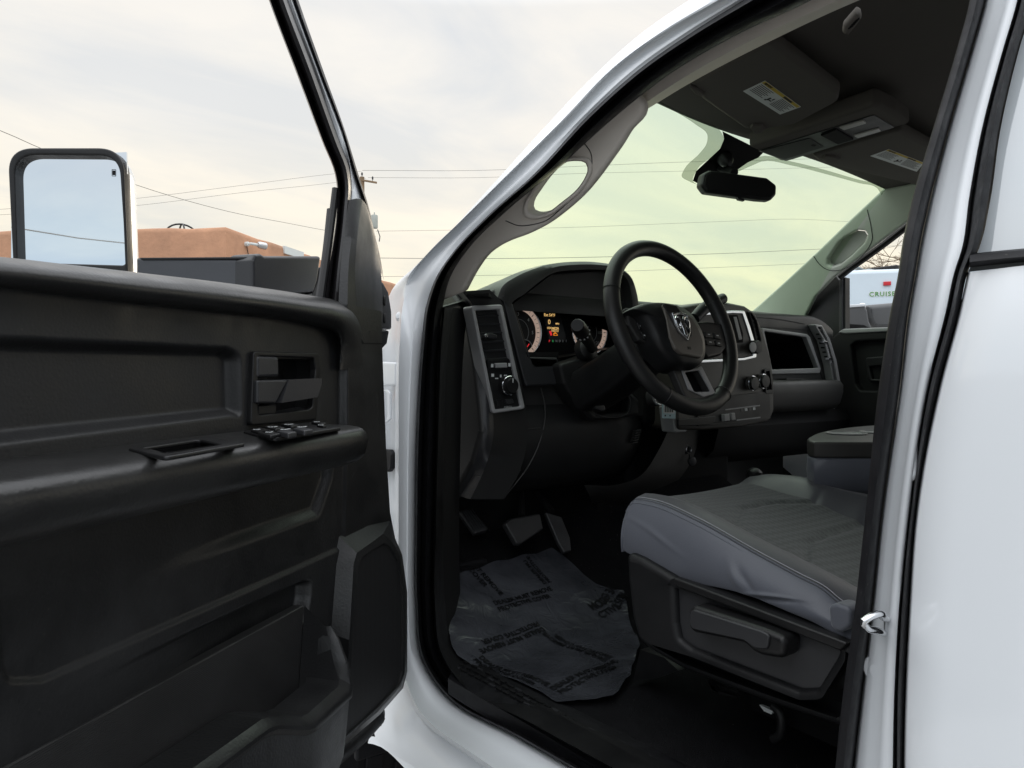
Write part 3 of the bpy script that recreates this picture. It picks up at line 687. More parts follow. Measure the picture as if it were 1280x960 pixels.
# end cap facing the door
m = MB(); EC = face_left(-.735)
cap = [(549,372),(556,366),(566,365),(577,380),(585,408),(592,448),(600,513),(602,540),(590,580),(572,612),(560,630),(547,634),(540,560),(541,470)]
m.ppl(EC, cap, -.03, .0, DASHM, .012, .01)
obj('dash_end_cap', m, dash)
m = MB()      # corner sweep between the end cap and the front
def yx(u, v, x): return PX(u, v, x)
e1 = cat([PX(u, v, -.730) for u, v in [(562,364),(577,380),(586,408),(593,448),(601,513),(603,540),(590,582),(570,616)]], 30)
e2 = cat([PX(u, v, -.722) for u, v in [(567,363),(582,380),(591,408),(599,448),(607,513),(609,541),(596,584),(576,620)]], 30)
e3 = cat([PY(u, v, 1.366) for u, v in [(577,364),(590,380),(599,408),(608,448),(616,513),(617,541),(605,588),(588,624)]], 30)
e4 = cat([PY(u, v, 1.3655) for u, v in [(612,362),(629,380),(634,408),(645,448),(658,513),(660,541),(650,588),(630,624)]], 30)
e5 = [p+np.array((.0, .04, 0)) for p in e4]
m.loft([e1, e2, [a*.5+b*.5+np.array((-.003, -.004, 0)) for a, b in zip(e2, e3)], e3], DGREY)
m.loft([e3, e4, e5], KNEE)
obj('dash_corner', m, dash, angle=50)
# lower knee panel
m = MB()
xs = np.linspace(-.70, -.16, 24)
kp = [(1.42, 1.20), (1.385, 1.17), (1.37, 1.12), (1.375, 1.06), (1.40, 1.01), (1.44, .975), (1.50, .955), (1.60, .95)]
m.loft([[(x, y+.05*max(0, (x+.3)/.14)**2*(1 if x > -.3 else 0), z) for x in xs] for y, z in kp], KNEE)
m.tube([PY(u, v, 1.372) for u, v in cat([(676,485),(680,500),(681,525),(676,548),(662,580),(640,610),(630,622)], 30)], .0016, DASHM, 6)
m.tube([PY(u, v, 1.371) for u, v in cat([(610,540),(640,537),(676,535)], 8)], .0013, DASHM, 6)
m.tube([PY(u, v, 1.374) for u, v in cat([(593,595),(620,592),(651,588)], 8)], .0013, DASHM, 6)
NK = face_y(1.368)
for k in range(6): m.ppl(NK, [(795-k*.8,538+k*3),(802-k*.8,536.5+k*3),(802-k*.8,538+k*3),(795-k*.8,539.5+k*3)], -.01, .001, DASHM)
obj('knee_panel', m, dash, angle=60)
m = MB()    # tunnel side of the knee panel, curving down to the centre
c1 = [PY(u, v, 1.36) for u, v in cat([(845,505),(838,530),(822,565),(800,595),(770,606),(730,606)], 24)]
c2 = [PY(u, v, 1.37) for u, v in cat([(862,505),(858,535),(842,572),(818,600),(780,616),(735,616)], 24)]
c3 = [PY(u, v, 1.44) for u, v in cat([(880,505),(878,540),(866,580),(840,612),(800,630),(740,628)], 24)]
m.loft([c1, c2, c3], DASHM)
obj('knee_bolster', m, dash, angle=60)
m = MB(); m.box((.02, 1.50, 1.02), (.44, .14, .30), DARK); m.box((0.02, 1.66, .85), (.5, .3, .5), DARK)
m.box((.02, 1.44, 1.165), (.40, .10, .1), DARK)
obj('centre_lower_panel', m, dash, bevel=.02)
# ---- left air vent with the light switch
m = MB(); VB = face_y(1.352)
vo = [(589,382),(628,380.5),(657,511),(616,517)]; vi = [(594.5,388),(625,387),(651,508),(619.5,512)]
m.ppl(VB, vo, -.04, .0, GREY, .003, .008, [vi], .004)
vent = obj('vent_bezel', m, dash)
m = MB(); m.ppl(VB, [(593,387),(626,386),(652,510),(618,514)], -.04, -.03, DARK)
def lerp2(a, b, t): return (a[0]*(1-t)+b[0]*t, a[1]*(1-t)+b[1]*t)
for k in range(7):
    t = (k+.6)/7*.62; l = lerp2(vi[0], vi[3], t); r = lerp2(vi[1], vi[2], t)
    pl, pr = VB.hit(l[0]-1, l[1], -.010), VB.hit(r[0]+1, r[1], -.010)
    m.prism([pl, pr, pr+Vector((0, .022, .010)), pl+Vector((0, .022, .010))], (0, .001, -.0032), DGREY)
for k in range(5):
    t = (k+.5)/5; a = lerp2(lerp2(vi[0], vi[3], .02), lerp2(vi[1], vi[2], .02), t); b = lerp2(lerp2(vi[0], vi[3], .62), lerp2(vi[1], vi[2], .62), t)
    pa, pb = VB.hit(*a, -.026), VB.hit(*b, -.026); m.prism([pa, pb, pb+Vector((.002, 0, 0)), pa+Vector((.002, 0, 0))], (0, .01, 0), BLACK)
obj('air_vent_slats', m, dash)
m = MB(); m.ppl(VB, [(606,418),(614,416),(622,419),(621,423),(612,423.5),(607,421.5)], -.01, .006, DGREY, .002, .003); m.ppl(VB, [(606,418),(608.5,417),(610,422),(607,421.5)], .004, .0075, CHROME, .001, .001)
obj('vent_tab', m, dash)
m = MB(); m.ppl(VB, [(609,449),(640,448.5),(652,510),(618,513)], -.03, -.006, BLACK, .001, .002)
m.ppl(VB, [(610,450.5),(640,449.5),(643,461),(613,462)], -.01, -.004, BLACK, .001, .002)
obj('switch_plate', m, dash)
m = MB(); m.ppl(VB, [(619,454),(634,453.5),(635,459.5),(620.5,460)], -.01, .001, GREY, .002, .002)
for (u, v) in ((615.5, 457), (637, 456)):
    a, b = VB.loc(u, v, -.003); m.plate(VB, [[(a-.003, b-.004), (a+.003, b-.004), (a+.003, b+.004), (a-.003, b+.004)]], -.0042, -.0034, SILK)
obj('dimmer_wheel', m, dash)
m = MB(); kc = VB.hit(634.5, 482, .0); ax = (0, -1, 0)
m.lathe(kc, ax, [(.0225, -.006), (.0225, .006), (.021, .010), (.0185, .011), (.018, .018), (.016, .021), (.001, .0215)], BLACK, 36)
ring = [kc+Vector((math.cos(t)*.0215, -.011, math.sin(t)*.0215)) for t in np.linspace(rad(80), rad(280), 24)]
m.tube(ring, .0012, CHROME, 6)
m.box(kc+Vector((0, -.0215, .012)), (.002, .001, .010), SILK)
obj('headlight_knob', m, dash)
m = MB()
for u, v, w_, h_ in ((616, 469, .0035, .0035), (621, 473, .004, .0012), (626, 470, .0022, .003), (632, 469.5, .004, .002), (637, 473, .0025, .0025)):
    a, b = VB.loc(u, v, -.005); m.plate(VB, [[(a-w_, b-h_), (a+w_, b-h_), (a+w_, b+h_), (a-w_, b+h_)], ], -.0058, -.0050, SILK)
obj('switch_symbols', m, dash)
m = MB(); m.ppl(VB, [(621,499.5),(628,499),(629,506),(622,506.5)], -.008, -.003, BLACK, .001, .001); obj('lamp_button', m, dash)
m = MB(); m.ppl(VB, [(632,499),(641,498.5),(643,504),(634,505)], -.008, -.002, DGREY, .002, .002)
obj('lamp_button', m, dash)
m = MB(); m.text(lambda x, y, z: VB.w(*(np.array(VB.loc(630, 510, -.005))+np.array((x, y))), -.0045), 'CARGO', .0062, SILK)
obj('cargo_lamp_letters', m, dash)
# ---- defroster on the corner of the pad
m = MB(); TV = Frame((0, 0, 1.452), (1, 0, 0), (0, 1, 0))
m.ppl(TV, [(577,366),(612,364),(625,375.5),(587,377)], -.02, .004, BLACK, .002, .004, [[(582,367.5),(611,366.5),(620,374),(588,375)]], .003)
for k in range(7):
    t = (k+.5)/7; a = lerp2((582,367.5),(611,366.5), t); b = lerp2((588,375),(620,374), t)
    pa, pb = TV.hit(*a), TV.hit(*b); m.prism([pa, pb, pb+Vector((.004, 0, 0)), pa+Vector((.004, 0, 0))], (0, 0, -.012), DGREY)
m.ppl(TV, [(582,367.5),(611,366.5),(620,374),(588,375)], -.02, -.014, DARK)
obj('defroster_vent', m, dash)
# ---- instrument hood and cluster
m = MB()
YH = 1.375
hood_o = [(622,372),(628,358),(645,346),(668,336),(692,329.5),(720,327),(748,328),(772,333),(788,345),(796,366),(799,385)]
hood_i = [(638,385),(640,379),(655,368),(672,354),(690,342),(720,337.5),(750,337),(770,339),(783,348),(789,366),(791,385)]
o_ = [PY(u, v, YH) for u, v in catu([(a, b, 0) for a, b in hood_o], 5) for u, v in [(u, v)]] if False else [PY(p[0], p[1], YH) for p in catu(hood_o, 5)]
i_ = [PY(p[0], p[1], YH-.006) for p in catu(hood_i, 5)]
back = [Vector((p.x*.9-.045, 1.66, 1.455+(p.z-1.455)*.15)) for p in o_]
mid_ = [Vector((p.x*.97-.012, 1.52, 1.455+(p.z-1.455)*.8)) for p in o_]
mid0 = [Vector((p.x, 1.42, p.z+.002)) for p in o_]
m.loft([back, mid_, mid0, o_, [a*.6+b*.4+Vector((0, -.006, 0)) for a, b in zip(o_, i_)], i_, [Vector((p.x*.98-.008, 1.49, p.z-.012)) for p in i_]], SOFT)
obj('instrument_hood', m, dash, angle=50)
# grey L shaped surround
m = MB(); LF = face_y(YH-.004)
m.ppl(LF, [(627,366),(641,379),(662,446),(697,448),(700,456),(702,474),(700,481),(658,483),(654,470)], -.02, .002, DGREY, .004, .004, [[(658.5,440),(660,446),(697,447),(697,459),(670,461),(664,456)]], .003)
m.ppl(LF, [(657,440),(698,440),(698,462),(664,463)], -.02, -.012, BLACK)
obj('cluster_surround', m, dash)
m = MB(); GF = face_y(1.455)
m.ppl(GF, [(640,382),(690,350),(720,347),(770,349),(792,384),(797,470),(660,470)], -.01, .0, DARK)
walls = [(641,380),(690,343),(760,338),(788,346),(797,430),(700,447),(662,447)]
m.loft([[PY(u, v, YH) for u, v in walls], [Vector((PY(u, v, YH).x, 1.455, PY(u, v, YH).z)) for u, v in walls]], BLACK, cv=True)
clus = obj('instrument_cluster', m, dash)
def gauge(px, py, R, nm, marks, a_start, a_end, needle):
    m = MB(); c = GF.hit(px, py); gf = Frame(c, (1, 0, 0), (0, 0, 1))
    m.plate(gf, [arc(0, 0, R, 56), arc(0, 0, R*.84, 56)], .001, .006, DIAL, .0015)
    m.plate(gf, [arc(0, 0, R*1.05, 56), arc(0, 0, R*1.0, 56)], .001, .010, CHROME, .001)
    m.plate(gf, [arc(0, 0, R*.84, 48)], .0005, .002, BLACK)
    m.plate(gf, [arc(0, 0, R*.5, 40), arc(0, 0, R*.48, 40)], .002, .003, GREY)
    n = len(marks)
    for i in range((n-1)*4+1):
        t = a_start+(a_end-a_start)*i/((n-1)*4); L0 = .88 if i % 4 else .84
        p0, p1 = Vector((math.cos(t), math.sin(t)))*R*L0, Vector((math.cos(t), math.sin(t)))*R*.97; q = Vector((-math.sin(t), math.cos(t)))*(.0005 if i % 4 else .0009)
        m.add([gf.w(*(p0+q), .0065), gf.w(*(p0-q), .0065), gf.w(*(p1-q), .0065), gf.w(*(p1+q), .0065)], [(0, 1, 2, 3)], INK)
    for i, s_ in enumerate(marks):
        t = a_start+(a_end-a_start)*i/(n-1); cx_, cy_ = math.cos(t)*R*.68, math.sin(t)*R*.68
        m.text(lambda x, y, z: gf.w(cx_+x, cy_+y-.004, .0028), s_, .012, SILK, 'CENTER')
    t = needle; p1 = Vector((math.cos(t), math.sin(t)))*R*.66; q = Vector((-math.sin(t), math.cos(t)))*.0012
    m.add([gf.w(*(q), .004), gf.w(*(-q), .004), gf.w(*(p1-q*.4), .004), gf.w(*(p1+q*.4), .004)], [(0, 1, 2, 3)], REDL)
    m.plate(gf, [arc(0, 0, R*.14, 24)], .002, .006, BLACK, .001)
    return m, gf
mg, gf = gauge(647, 415, .066, 'tachometer', ['0', '1', '2', '3', '4', '5', '6'], rad(225), rad(-45), rad(225))
s_c = (R_ := .03, -.038)
mg.plate(gf, [arc(.022, -.040, .022, 30), arc(.022, -.040, .020, 30)], .003, .004, GREY); mg.plate(gf, [arc(.022, -.040, .020, 30)], .0025, .0032, DARK)
mg.add([gf.w(.022, -.042, .0045), gf.w(.025, -.040, .0045), gf.w(.034, -.030, .0045), gf.w(.032, -.028, .0045)], [(0, 1, 2, 3)], REDL)
obj('tachometer', mg, dash)
mg, gf = gauge(735, 415, .060, 'speedometer', ['0', '20', '40', '60', '80', '100', '120'], rad(225), rad(-45), rad(225))
obj('speedometer', mg, dash)
m = MB(); SF = face_y(1.452)
m.ppl(SF, [(678,386),(698,386),(707,419),(707,426),(687,427)], -.002, .001, BLACK, .0006, .002)
def put(u, v, s_, size, mt):
    a, b = SF.loc(u, v, .002); m.text(lambda x, y, z: SF.w(a+x, b+y, .0018), s_, size, mt, bold=.0002)
put(680, 395, 'Ext 54\u00b0F', .0105, AMBER); put(685, 405, '0', .017, AMBER); put(694.5, 405.5, 'MPH', .006, AMBER)
put(684, 411, 'ODOMETER', .0072, AMBER); put(689, 414.5, '105721', .0085, AMBER)
m.ppl(SF, [(686.5,414),(689,413.5),(690.5,419),(688.5,419.5)], .001, .002, REDL); m.ppl(SF, [(692,416.5),(694,415),(696,416.5),(697.5,419.5),(692,419.5)], .001, .002, ORANGEL, .0, 0, [[(693,417.3),(696,417.3),(696.4,418.8),(693,418.8)]])
obj('trip_display', m, dash)
m = MB()
for i, (s_, mt) in enumerate((('P', REDL), ('R', GREENL), ('N', SILK), ('D', SILK), ('2', SILK), ('1', SILK))):
    a, b = SF.loc(686+i*4.2, 427.5, .002); m.text(lambda x, y, z: SF.w(a+x, b+y, .002), s_, .008, mt, bold=.0002)
obj('gear_letters', m, dash)
# ---- steering column, stalk, shroud
m = MB()
Wc = PX(843, 407, -.405); tilt = rad(20)
wa = rad(4); WF = Frame(Wc, (math.cos(wa), math.sin(wa), 0), (-math.sin(wa)*math.sin(tilt), math.cos(wa)*math.sin(tilt), math.cos(tilt)))
colf = lambda a, b, h: WF.w(a, b, h)
def rect_ring(w0, h0, h, dy=0): return [colf(x, y+dy, h) for x, y in rpoly([(-w0, -h0), (w0, -h0), (w0, h0), (-w0, h0)], min(w0, h0)*.6, 4)]
m.loft([rect_ring(.045, .04, -.02), rect_ring(.055, .045, -.06, -.012), rect_ring(.060, .045, -.12, -.03), rect_ring(.062, .048, -.20, -.042), rect_ring(.064, .050, -.30, -.05)], BLACK, cv=True, caps=True)
column = obj('steering_column', m, truck, angle=50)
m = MB()
SKF = face_y(1.34)
m.ppl(SKF, [(699,455),(716,450),(745,441),(758,448),(768,470),(800,500),(800,520),(740,526),(722,505),(705,480)], -.06, .0, KNEE, .010, .012, [[(727,490),(731,470),(756,460),(768,478),(788,500),(786,514),(746,518)]], .006)
m.ppl(SKF, [(722,495),(729,466),(758,456),(772,478),(794,502),(790,520),(742,522)], -.06, -.03, DARK)
m.tube([SKF.hit(u, v, .001) for u, v in cat([(727,490),(731,470),(756,460),(768,478),(788,500),(786,514),(746,518)], 40, closed=True)], .0012, DGREY, 6, closed=True)
m.ppl(face_y(1.325), [(725,484),(729,473),(752,463),(761,476),(757,486),(731,497),(727,495)], -.03, .0, BLACK, .006, .006)
m.ppl(face_y(1.318), [(738,471),(752,464),(758,476),(742,484)], -.02, .0, DGREY, .003, .004)
obj('column_shroud', m, column)
m = MB(); b0 = PY(736, 436, 1.33); 
m.lathe(b0, (0, -1, .25), [(.03, -.02), (.028, .0), (.022, .006), (.014, .008), (.012, -.004)], BLACK, 30)
tip = PY(721.5, 406.5, 1.19); root_ = PY(742, 437, 1.335)
ax = (tip-root_); L_ = ax.length
m.lathe(root_, ax, [(.011, 0), (.0125, L_*.35), (.0145, L_*.55), (.0165, L_*.7), (.0165, L_*.76), (.0155, L_*.765), (.0155, L_*.775), (.017, L_*.78), (.017, L_*.93), (.0155, L_*.95), (.0150, L_*.99), (.0135, L_), (.001, L_)], BLACK, 36)
an = ax.normalized(); sd_ = an.orthogonal().normalized(); s2_ = an.cross(sd_)
for k in range(12):
    t = 2*math.pi*k/12; c_ = root_+an*(L_*.72)+(sd_*math.cos(t)+s2_*math.sin(t))*.0167; m.box(c_, (.003, .003, .003), SILK)
obj('turn_signal_stalk', m, column)
m = MB(); l0 = PY(752, 492, 1.335); 
m.ppl(face_y(1.30), [(741,497),(748,494),(756,507),(758,513),(752,514.5),(745,511)], -.02, .0, DGREY, .003, .004)
m.ppl(face_y(1.31), [(754,497),(782,479),(791,487),(765,505)], -.03, .0, BLACK, .004, .004)
obj('tilt_lever', m, column)
m = MB(); m.tube([PY(u, v, 1.27) for u, v in cat([(868,398),(880,386),(893,378),(904,373)], 14)], lambda t: .017-.004*abs(t-.4), BLACK, 14)
obj('gear_lever', m, column, angle=60)
# ---- steering wheel
m = MB()
def wheel_fit(R):
    P_ = [proj(WF.w(R*math.cos(t), R*math.sin(t), 0)) for t in np.linspace(0, 2*math.pi, 72)]; return P_
RW = .190; rt = .0185
rings = []
for k in range(96):
    t = 2*math.pi*k/96; fat = 1+.10*max(0, math.cos(2*(t-rad(10))))**4
    rings.append([WF.w((RW+rt*fat*math.cos(s))*math.cos(t), (RW+rt*fat*math.cos(s))*math.sin(t), rt*.92*math.sin(s)) for s in np.linspace(0, 2*math.pi, 18, endpoint=False)])
m.loft(rings, SOFT, cu=True, cv=True)
wheel = obj('steering_wheel', m, truck, angle=70)
for d_ in (22, 158, 238, 302):
    m = MB(); t = rad(d_); m.tube([WF.w((RW+rt*1.075*math.cos(s))*math.cos(t), (RW+rt*1.075*math.cos(s))*math.sin(t), rt*.99*math.sin(s)) for s in np.linspace(0, 2*math.pi, 22, endpoint=False)], .0009, BLACK, 5, closed=True); obj('rim_seam', m, wheel)
def wl(u, v, h): return WF.loc(u, v, h)
hub_px = [(790,385),(798,380),(812,377),(828,377),(844,380),(855,385),(865,393),(873,405),(881,423),(883,435),(881,451),(876,457),(860,458),(846,456),(834,445),(821,428),(813,410),(802,392)]
hp_ = cat([wl(u, v, .03) for u, v in hub_px], 72, closed=True); hc = np.mean(hp_, axis=0)
m = MB()
def hring(k, h): return [WF.w(hc[0]+(p[0]-hc[0])*k, hc[1]+(p[1]-hc[1])*k, h) for p in hp_]
m.loft([hring(.98, -.02), hring(1.0, .01), hring(.99, .022), hring(.95, .031), hring(.88, .037), hring(.6, .042), hring(.3, .0435), hring(.02, .044)], BLACK, cv=True, caps=True)
obj('airbag_hub', m, wheel, angle=60)
WARMP = mat('hub_plastic_sheen', (.11, .098, .084), .42, grain=.35, gscale=600, noise=.06)  # warm lit sheen of the hub is put into this base colour
m = MB()
m.ppl(WF, [(829,379),(838,381),(858,391),(866,397),(874,411),(880,427),(880,444),(877,447),(852,442),(845,436),(838,421),(834,400)], .036, .0465, WARMP, .004, .008)
m.ppl(WF, [(829,378.5),(846,382),(857,398),(864,408),(866,420),(860,426),(848,415),(839,398)], .044, .049, BLACK, .002, .004)
obj('hub_face', m, wheel)
m = MB(); sh_px = [(838.5,394),(846,396),(855,397.5),(860,403),(865,412),(865,418),(861,423),(852,415),(846,407)]
eml = [wl(u, v, .052) for u, v in sh_px]; ec = np.mean(eml, axis=0); ew = max(p[0] for p in eml)-min(p[0] for p in eml); eh = max(p[1] for p in eml)-min(p[1] for p in eml)
S_ = .030
def E(pts): return [(ec[0]+x*S_, ec[1]+y*S_*1.05) for x, y in pts]
shield = [(-.86,.9),(-.3,.98),(0,1.0),(.3,.98),(.86,.9),(.82,.1),(.6,-.45),(0,-1.05),(-.6,-.45),(-.82,.1)]
m.plate(WF, [E(shield), E([(x*.84, y*.84) for x, y in shield])], .047, .053, CHROME, .0012)
m.plate(WF, [E([(x*.86, y*.86) for x, y in shield])], .046, .0495, BLACK)
# the animal head: brow and nose, and two curling horns
m.plate(WF, [E([(-.20,.42),(0,.52),(.20,.42),(.26,.12),(.15,-.25),(.17,-.62),(0,-.82),(-.17,-.62),(-.15,-.25),(-.26,.12)])], .049, .0535, CHROME, .0015)
for sx in (-1, 1):
    hp2 = [(sx*(.42-.30*math.cos(t)*(.55+.45*k/20)), .10+.46*math.sin(t)*(.55+.45*k/20)) for k, t in enumerate(np.linspace(rad(-200), rad(60), 21))]
    hp2 = [(.16*sx, .44), (.34*sx, .64), (.56*sx, .60), (.68*sx, .36), (.64*sx, .04), (.48*sx, -.16), (.34*sx, -.08), (.36*sx, .12)]
    m.tube([WF.w(*p, .0515) for p in E([tuple(q) for q in cat(hp2, 22)])], lambda t: .0042-.0022*t, CHROME, 8)
    m.plate(WF, [E([(sx*.06, .20), (sx*.20, .26), (sx*.16, .12)])], .0535, .0541, INK)
obj('hub_emblem', m, wheel, angle=40)
m = MB()
a, b = wl(859.5, 436.5, .047)
m.text(lambda x, y, z: WF.w(a+x, b+y, .0468), 'SRS', .0085, INK, bold=.0003)
obj('airbag_letters', m, wheel)
m = MB()   # spokes
m.ppl(WF, [(783,384),(792,385),(803,391),(813,407),(820,427),(812,430),(799,425),(786,405)], -.012, .006, DASHM, .005, .004)
m.ppl(WF, [(872,402),(886,401.5),(908,405),(911,412),(912,430),(902,443),(885,447),(880,440)], -.014, .006, BLACK, .005, .006)
m.ppl(WF, [(835,446),(846,455),(876,456),(884,470),(899,494),(893,505),(872,508),(858,499)], -.016, .004, DASHM, .004, .006, [[(855,464),(873,462),(888,489),(868,491)]], .006)
m.ppl(WF, [(853,462),(876,460),(893,491),(866,494)], -.03, -.018, BLACK, .003)
obj('spokes', m, wheel)
m = MB()
m.ppl(WF, [(852,463),(872,460),(877,457),(895,492),(880,496),(861,487)], .002, .006, GREY, .0015, .004, [[(856,465),(874,463),(889,489),(868,490)]], .005)
obj('spoke_insert', m, wheel)
def sbtn(px, glyph=True):
    m = MB()
    m.ppl(WF, px, .004, .010, BLACK, .002, .003)
    if glyph:
        u = sum(p[0] for p in px)/4; v = sum(p[1] for p in px)/4; a, b = wl(u, v, .0105)
        m.plate(WF, [[(a-.004, b-.0012), (a+.004, b-.0012), (a+.004, b+.0012), (a-.004, b+.0012)]], .0102, .0106, SILK)
    obj('wheel_button', m, wheel)
for px in ([(881,414),(890,415),(892,422),(882,421.5)], [(892,415),(900,416.5),(902,424),(894,422.5)], [(882,424),(892,424.5),(894,431),(884,431)], [(894,425),(902,426.5),(903,433),(896,431.5)], [(791,388),(798,391),(803,400),(796,399)], [(796,402),(804,403),(807,412),(800,412)], [(801,414),(807,414.5),(811,424),(806,424)]): sbtn(px)
# ---- ignition ring
m = MB(); kcn = PY(822, 496, 1.315); m.lathe(kcn, (0, -1, .1), [(.024, -.02), (.024, .004), (.02, .006), (.017, .004), (.017, -.01)], STEEL, 30)
m.lathe(kcn, (0, -1, .1), [(.0165, -.012), (.0165, .001), (.001, .0015)], BLACK, 24)
obj('ignition_switch', m, dash)
# ---- centre stack
CSF = face_y(1.31)
m = MB()
m.ppl(CSF, [(846,384),(880,378),(908,377),(932,382),(945,391),(956,418),(965,450),(968.5,482),(968.5,514),(962,527),(927,534),(880,538),(846,538)], -.10, .0, DASHW, .010, .02)
stack = obj('centre_stack', m, dash)
m = MB(); SFr = face_y(1.306)
rpx = [(870,391),(916,388),(931,388.5),(938,408),(945.5,433),(946,447),(931,450.5),(872,454)]; rin = [(872,395),(916,391.5),(928,392),(934,410),(941,434),(941.5,444),(930,447),(873,450)]
m.ppl(SFr, rpx, -.008, .003, CHROME, .0022, .006, [rin], .004)
radio = obj('radio_surround', m, dash)
m = MB(); m.ppl(SFr, rin, -.01, .0, DASHW, .002, .004); m.ppl(SFr, [(900,394),(922,393.5),(929,417),(929,428),(904,430)], -.001, .002, DARK, .001, .003); m.ppl(SFr, [(917,396),(921,396),(928,424),(924,425)], .001, .003, GREY, .001, .001)
obj('radio_face', m, dash)
m = MB()
for u, v, r_ in ((941, 434, .020),): m.lathe(SFr.hit(u, v, 0), (0, -1, 0), [(r_, -.005), (r_, .016), (r_*.9, .02), (.001, .021)], BLACK, 30); m.lathe(SFr.hit(u, v, .021), (0, -1, 0), [(r_*.75, -.001), (r_*.75, .0015), (r_*.5, .002), (.001, .002)], GREY, 30)
obj('tuning_knob', m, dash)
for u, v in ((937, 479), (950.5, 476.5)):
    m = MB(); c_ = SFr.hit(u, v, 0); r_ = .019
    m.lathe(c_, (0, -1, 0), [(r_, -.005), (r_*1.05, .014), (r_*.95, .02), (.001, .021)], BLACK, 30); m.lathe(c_, (0, -1, 0), [(r_*1.12, .001), (r_*1.16, .012), (r_*1.06, .013), (r_*1.05, .003)], CHROME, 30)
    obj('climate_knob', m, dash)
for i, _ in enumerate(()): pass
m = MB(); m.ppl(SFr, [(936.5,389.5),(939,389),(947,400),(953,424),(952.5,431),(946,431.5),(942,410)], -.006, .004, BLACK, .002, .003, [[(938,392),(939.5,391.5),(945.5,401),(951,424),(950.5,429),(947,429.5),(943,410)]], .002)
for k in range(7): 
    v = 395+k*5; m.prism([SFr.hit(938+k*1.15, v, -.002), SFr.hit(946+k*.8, v+1, -.002), SFr.hit(946+k*.8, v+2.2, -.002), SFr.hit(938+k*1.15, v+1.2, -.002)], (0, .01, 0), DGREY)
obj('centre_vent', m, dash)
m = MB(); m.ppl(SFr, [(955.5,462),(963,460.5),(967,489),(966,492),(957.5,492)], -.006, .003, BLACK, .001, .004, [[(957.5,464.5),(962,463.5),(965,487),(958.5,488)]], .002); m.ppl(SFr, [(957.5,464.5),(962,463.5),(965,487),(958.5,488)], -.006, -.003, DARK); obj('side_slot', m, dash)
m = MB(); m.ppl(SFr, [(947,435),(952.5,434),(953.5,439.5),(948,440.5)], -.002, .002, DGREY, .001, .001)
obj('stack_button', m, dash)
m = MB(); m.ppl(SFr, [(872,499),(908,495),(962,489.5),(963.5,523),(926,529.5),(872,533)], -.004, .0012, BLACK, .001, .006); m.ppl(SFr, [(880,515),(908,510.5),(950,505.5),(951,522),(922,526.5),(880,530)], -.006, .002, BLACK, .002, .002)
m.ppl(SFr, [(907,511.5),(950,506.3),(950,507.6),(907,512.8)], .001, .003, GREY); m.ppl(SFr, [(921,524.5),(950.5,521),(950.5,522.5),(921,526)], .001, .003, GREY)
for k in range(4): m.ppl(SFr, [(926+k*5,511-k*.6),(929+k*5,510.6-k*.6),(929.5+k*5,514-k*.6),(926.5+k*5,514.4-k*.6)], .001, .003, SILK if k % 2 else DGREY)
for px in ([(905,518),(912,517),(913,526),(906,527)], [(914,516.5),(919,516),(920,525),(915,525.6)]): m.ppl(SFr, px, .0, .012, GREY, .002, .001)
m.ppl(SFr, [(848,524),(895,520),(893,528),(888,531),(848,533)], -.002, .006, BLACK, .002, .004)
obj('stack_switches', m, dash)
m = MB(); m.ppl(face_y(1.315), [(840,508),(862,505),(868,520),(858,540),(844,541)], -.05, .0, GREY, .004, .006)
obj('stack_lower_trim', m, dash)
# power outlet with its cap hanging
m = MB(); oc = PY(859, 562, 1.40); m.lathe(oc, (0, -1, 0), [(.013, -.01), (.013, .006), (.011, .008), (.009, .006), (.009, -.01)], STEEL, 24)
oc2 = PY(865, 576.5, 1.385); m.lathe(oc2, (-.3, -1, .2), [(.013, -.003), (.013, .003), (.010, .004), (.001, .004)], DGREY, 24); m.tube([oc+Vector((.004, -.004, -.012)), oc2+Vector((-.01, 0, .008))], .002, BLACK, 6)
obj('power_outlet', m, dash)
# ---- passenger side of the dash
m = MB(); PFr = face_y(YF-.006)
m.ppl(PFr, [(952,409.5),(1009,417.5),(1013,421),(1026.5,461),(1025,466.5),(965,468),(960,450)], -.014, .004, GREY, .003, .006, [[(955.5,414),(1008,421.5),(1023,460),(966,462)]], .004)
obj('shelf_frame', m, dash)
m = MB(); sp_ = [(955.5,414),(1008,421.5),(1023,460),(966,462)]
f_ = [PY(u, v, YF-.002) for u, v in sp_]; bk = [Vector((p.x, 1.62, p.z-.03*(i < 2))) for i, p in enumerate(f_)]
m.loft([f_, bk], BLACK, cv=True); m.add(bk, [(0, 1, 2, 3)], DARK)
obj('storage_shelf', m, dash)
m = MB(); xs = np.linspace(.15, .72, 30)
gb = [(1.40, 1.243), (1.345, 1.242), (1.325, 1.238), (1.315, 1.225), (1.315, 1.20), (1.325, 1.165), (1.34, 1.145), (1.36, 1.14), (1.41, 1.14)]
m.loft([[(x, y+.02*((x-.42)/.28)**2, z) for x in xs] for y, z in gb], DASHM)
obj('glove_box_lid', m, dash, angle=60)
m = MB(); m.box((.46, 1.372, 1.2445), (.09, .03, .004), DARK); m.box((.46, 1.352, 1.2455), (.10, .008, .004), DASHM)
obj('lid_latch', m, dash)
m = MB(); xs = np.linspace(.12, .86, 20)
m.loft([[(x, y, z) for x in xs] for y, z in [(1.40, 1.14), (1.38, 1.10), (1.40, 1.03), (1.46, .98), (1.6, .96)]], PADB)
obj('under_dash_panel', m, dash)
m = MB(); m.tube([PY(u, v, YF-.006) for u, v in cat([(946,396.5),(965,398),(985,401),(1006,405)], 14)], .0012, BLACK, 6)
obj('pad_seam', m, dash)
m = MB(); vr = [(1018,405),(1028,406.5),(1038,424),(1046,450),(1051,478),(1051,485),(1043,485),(1038,455),(1030,425)]
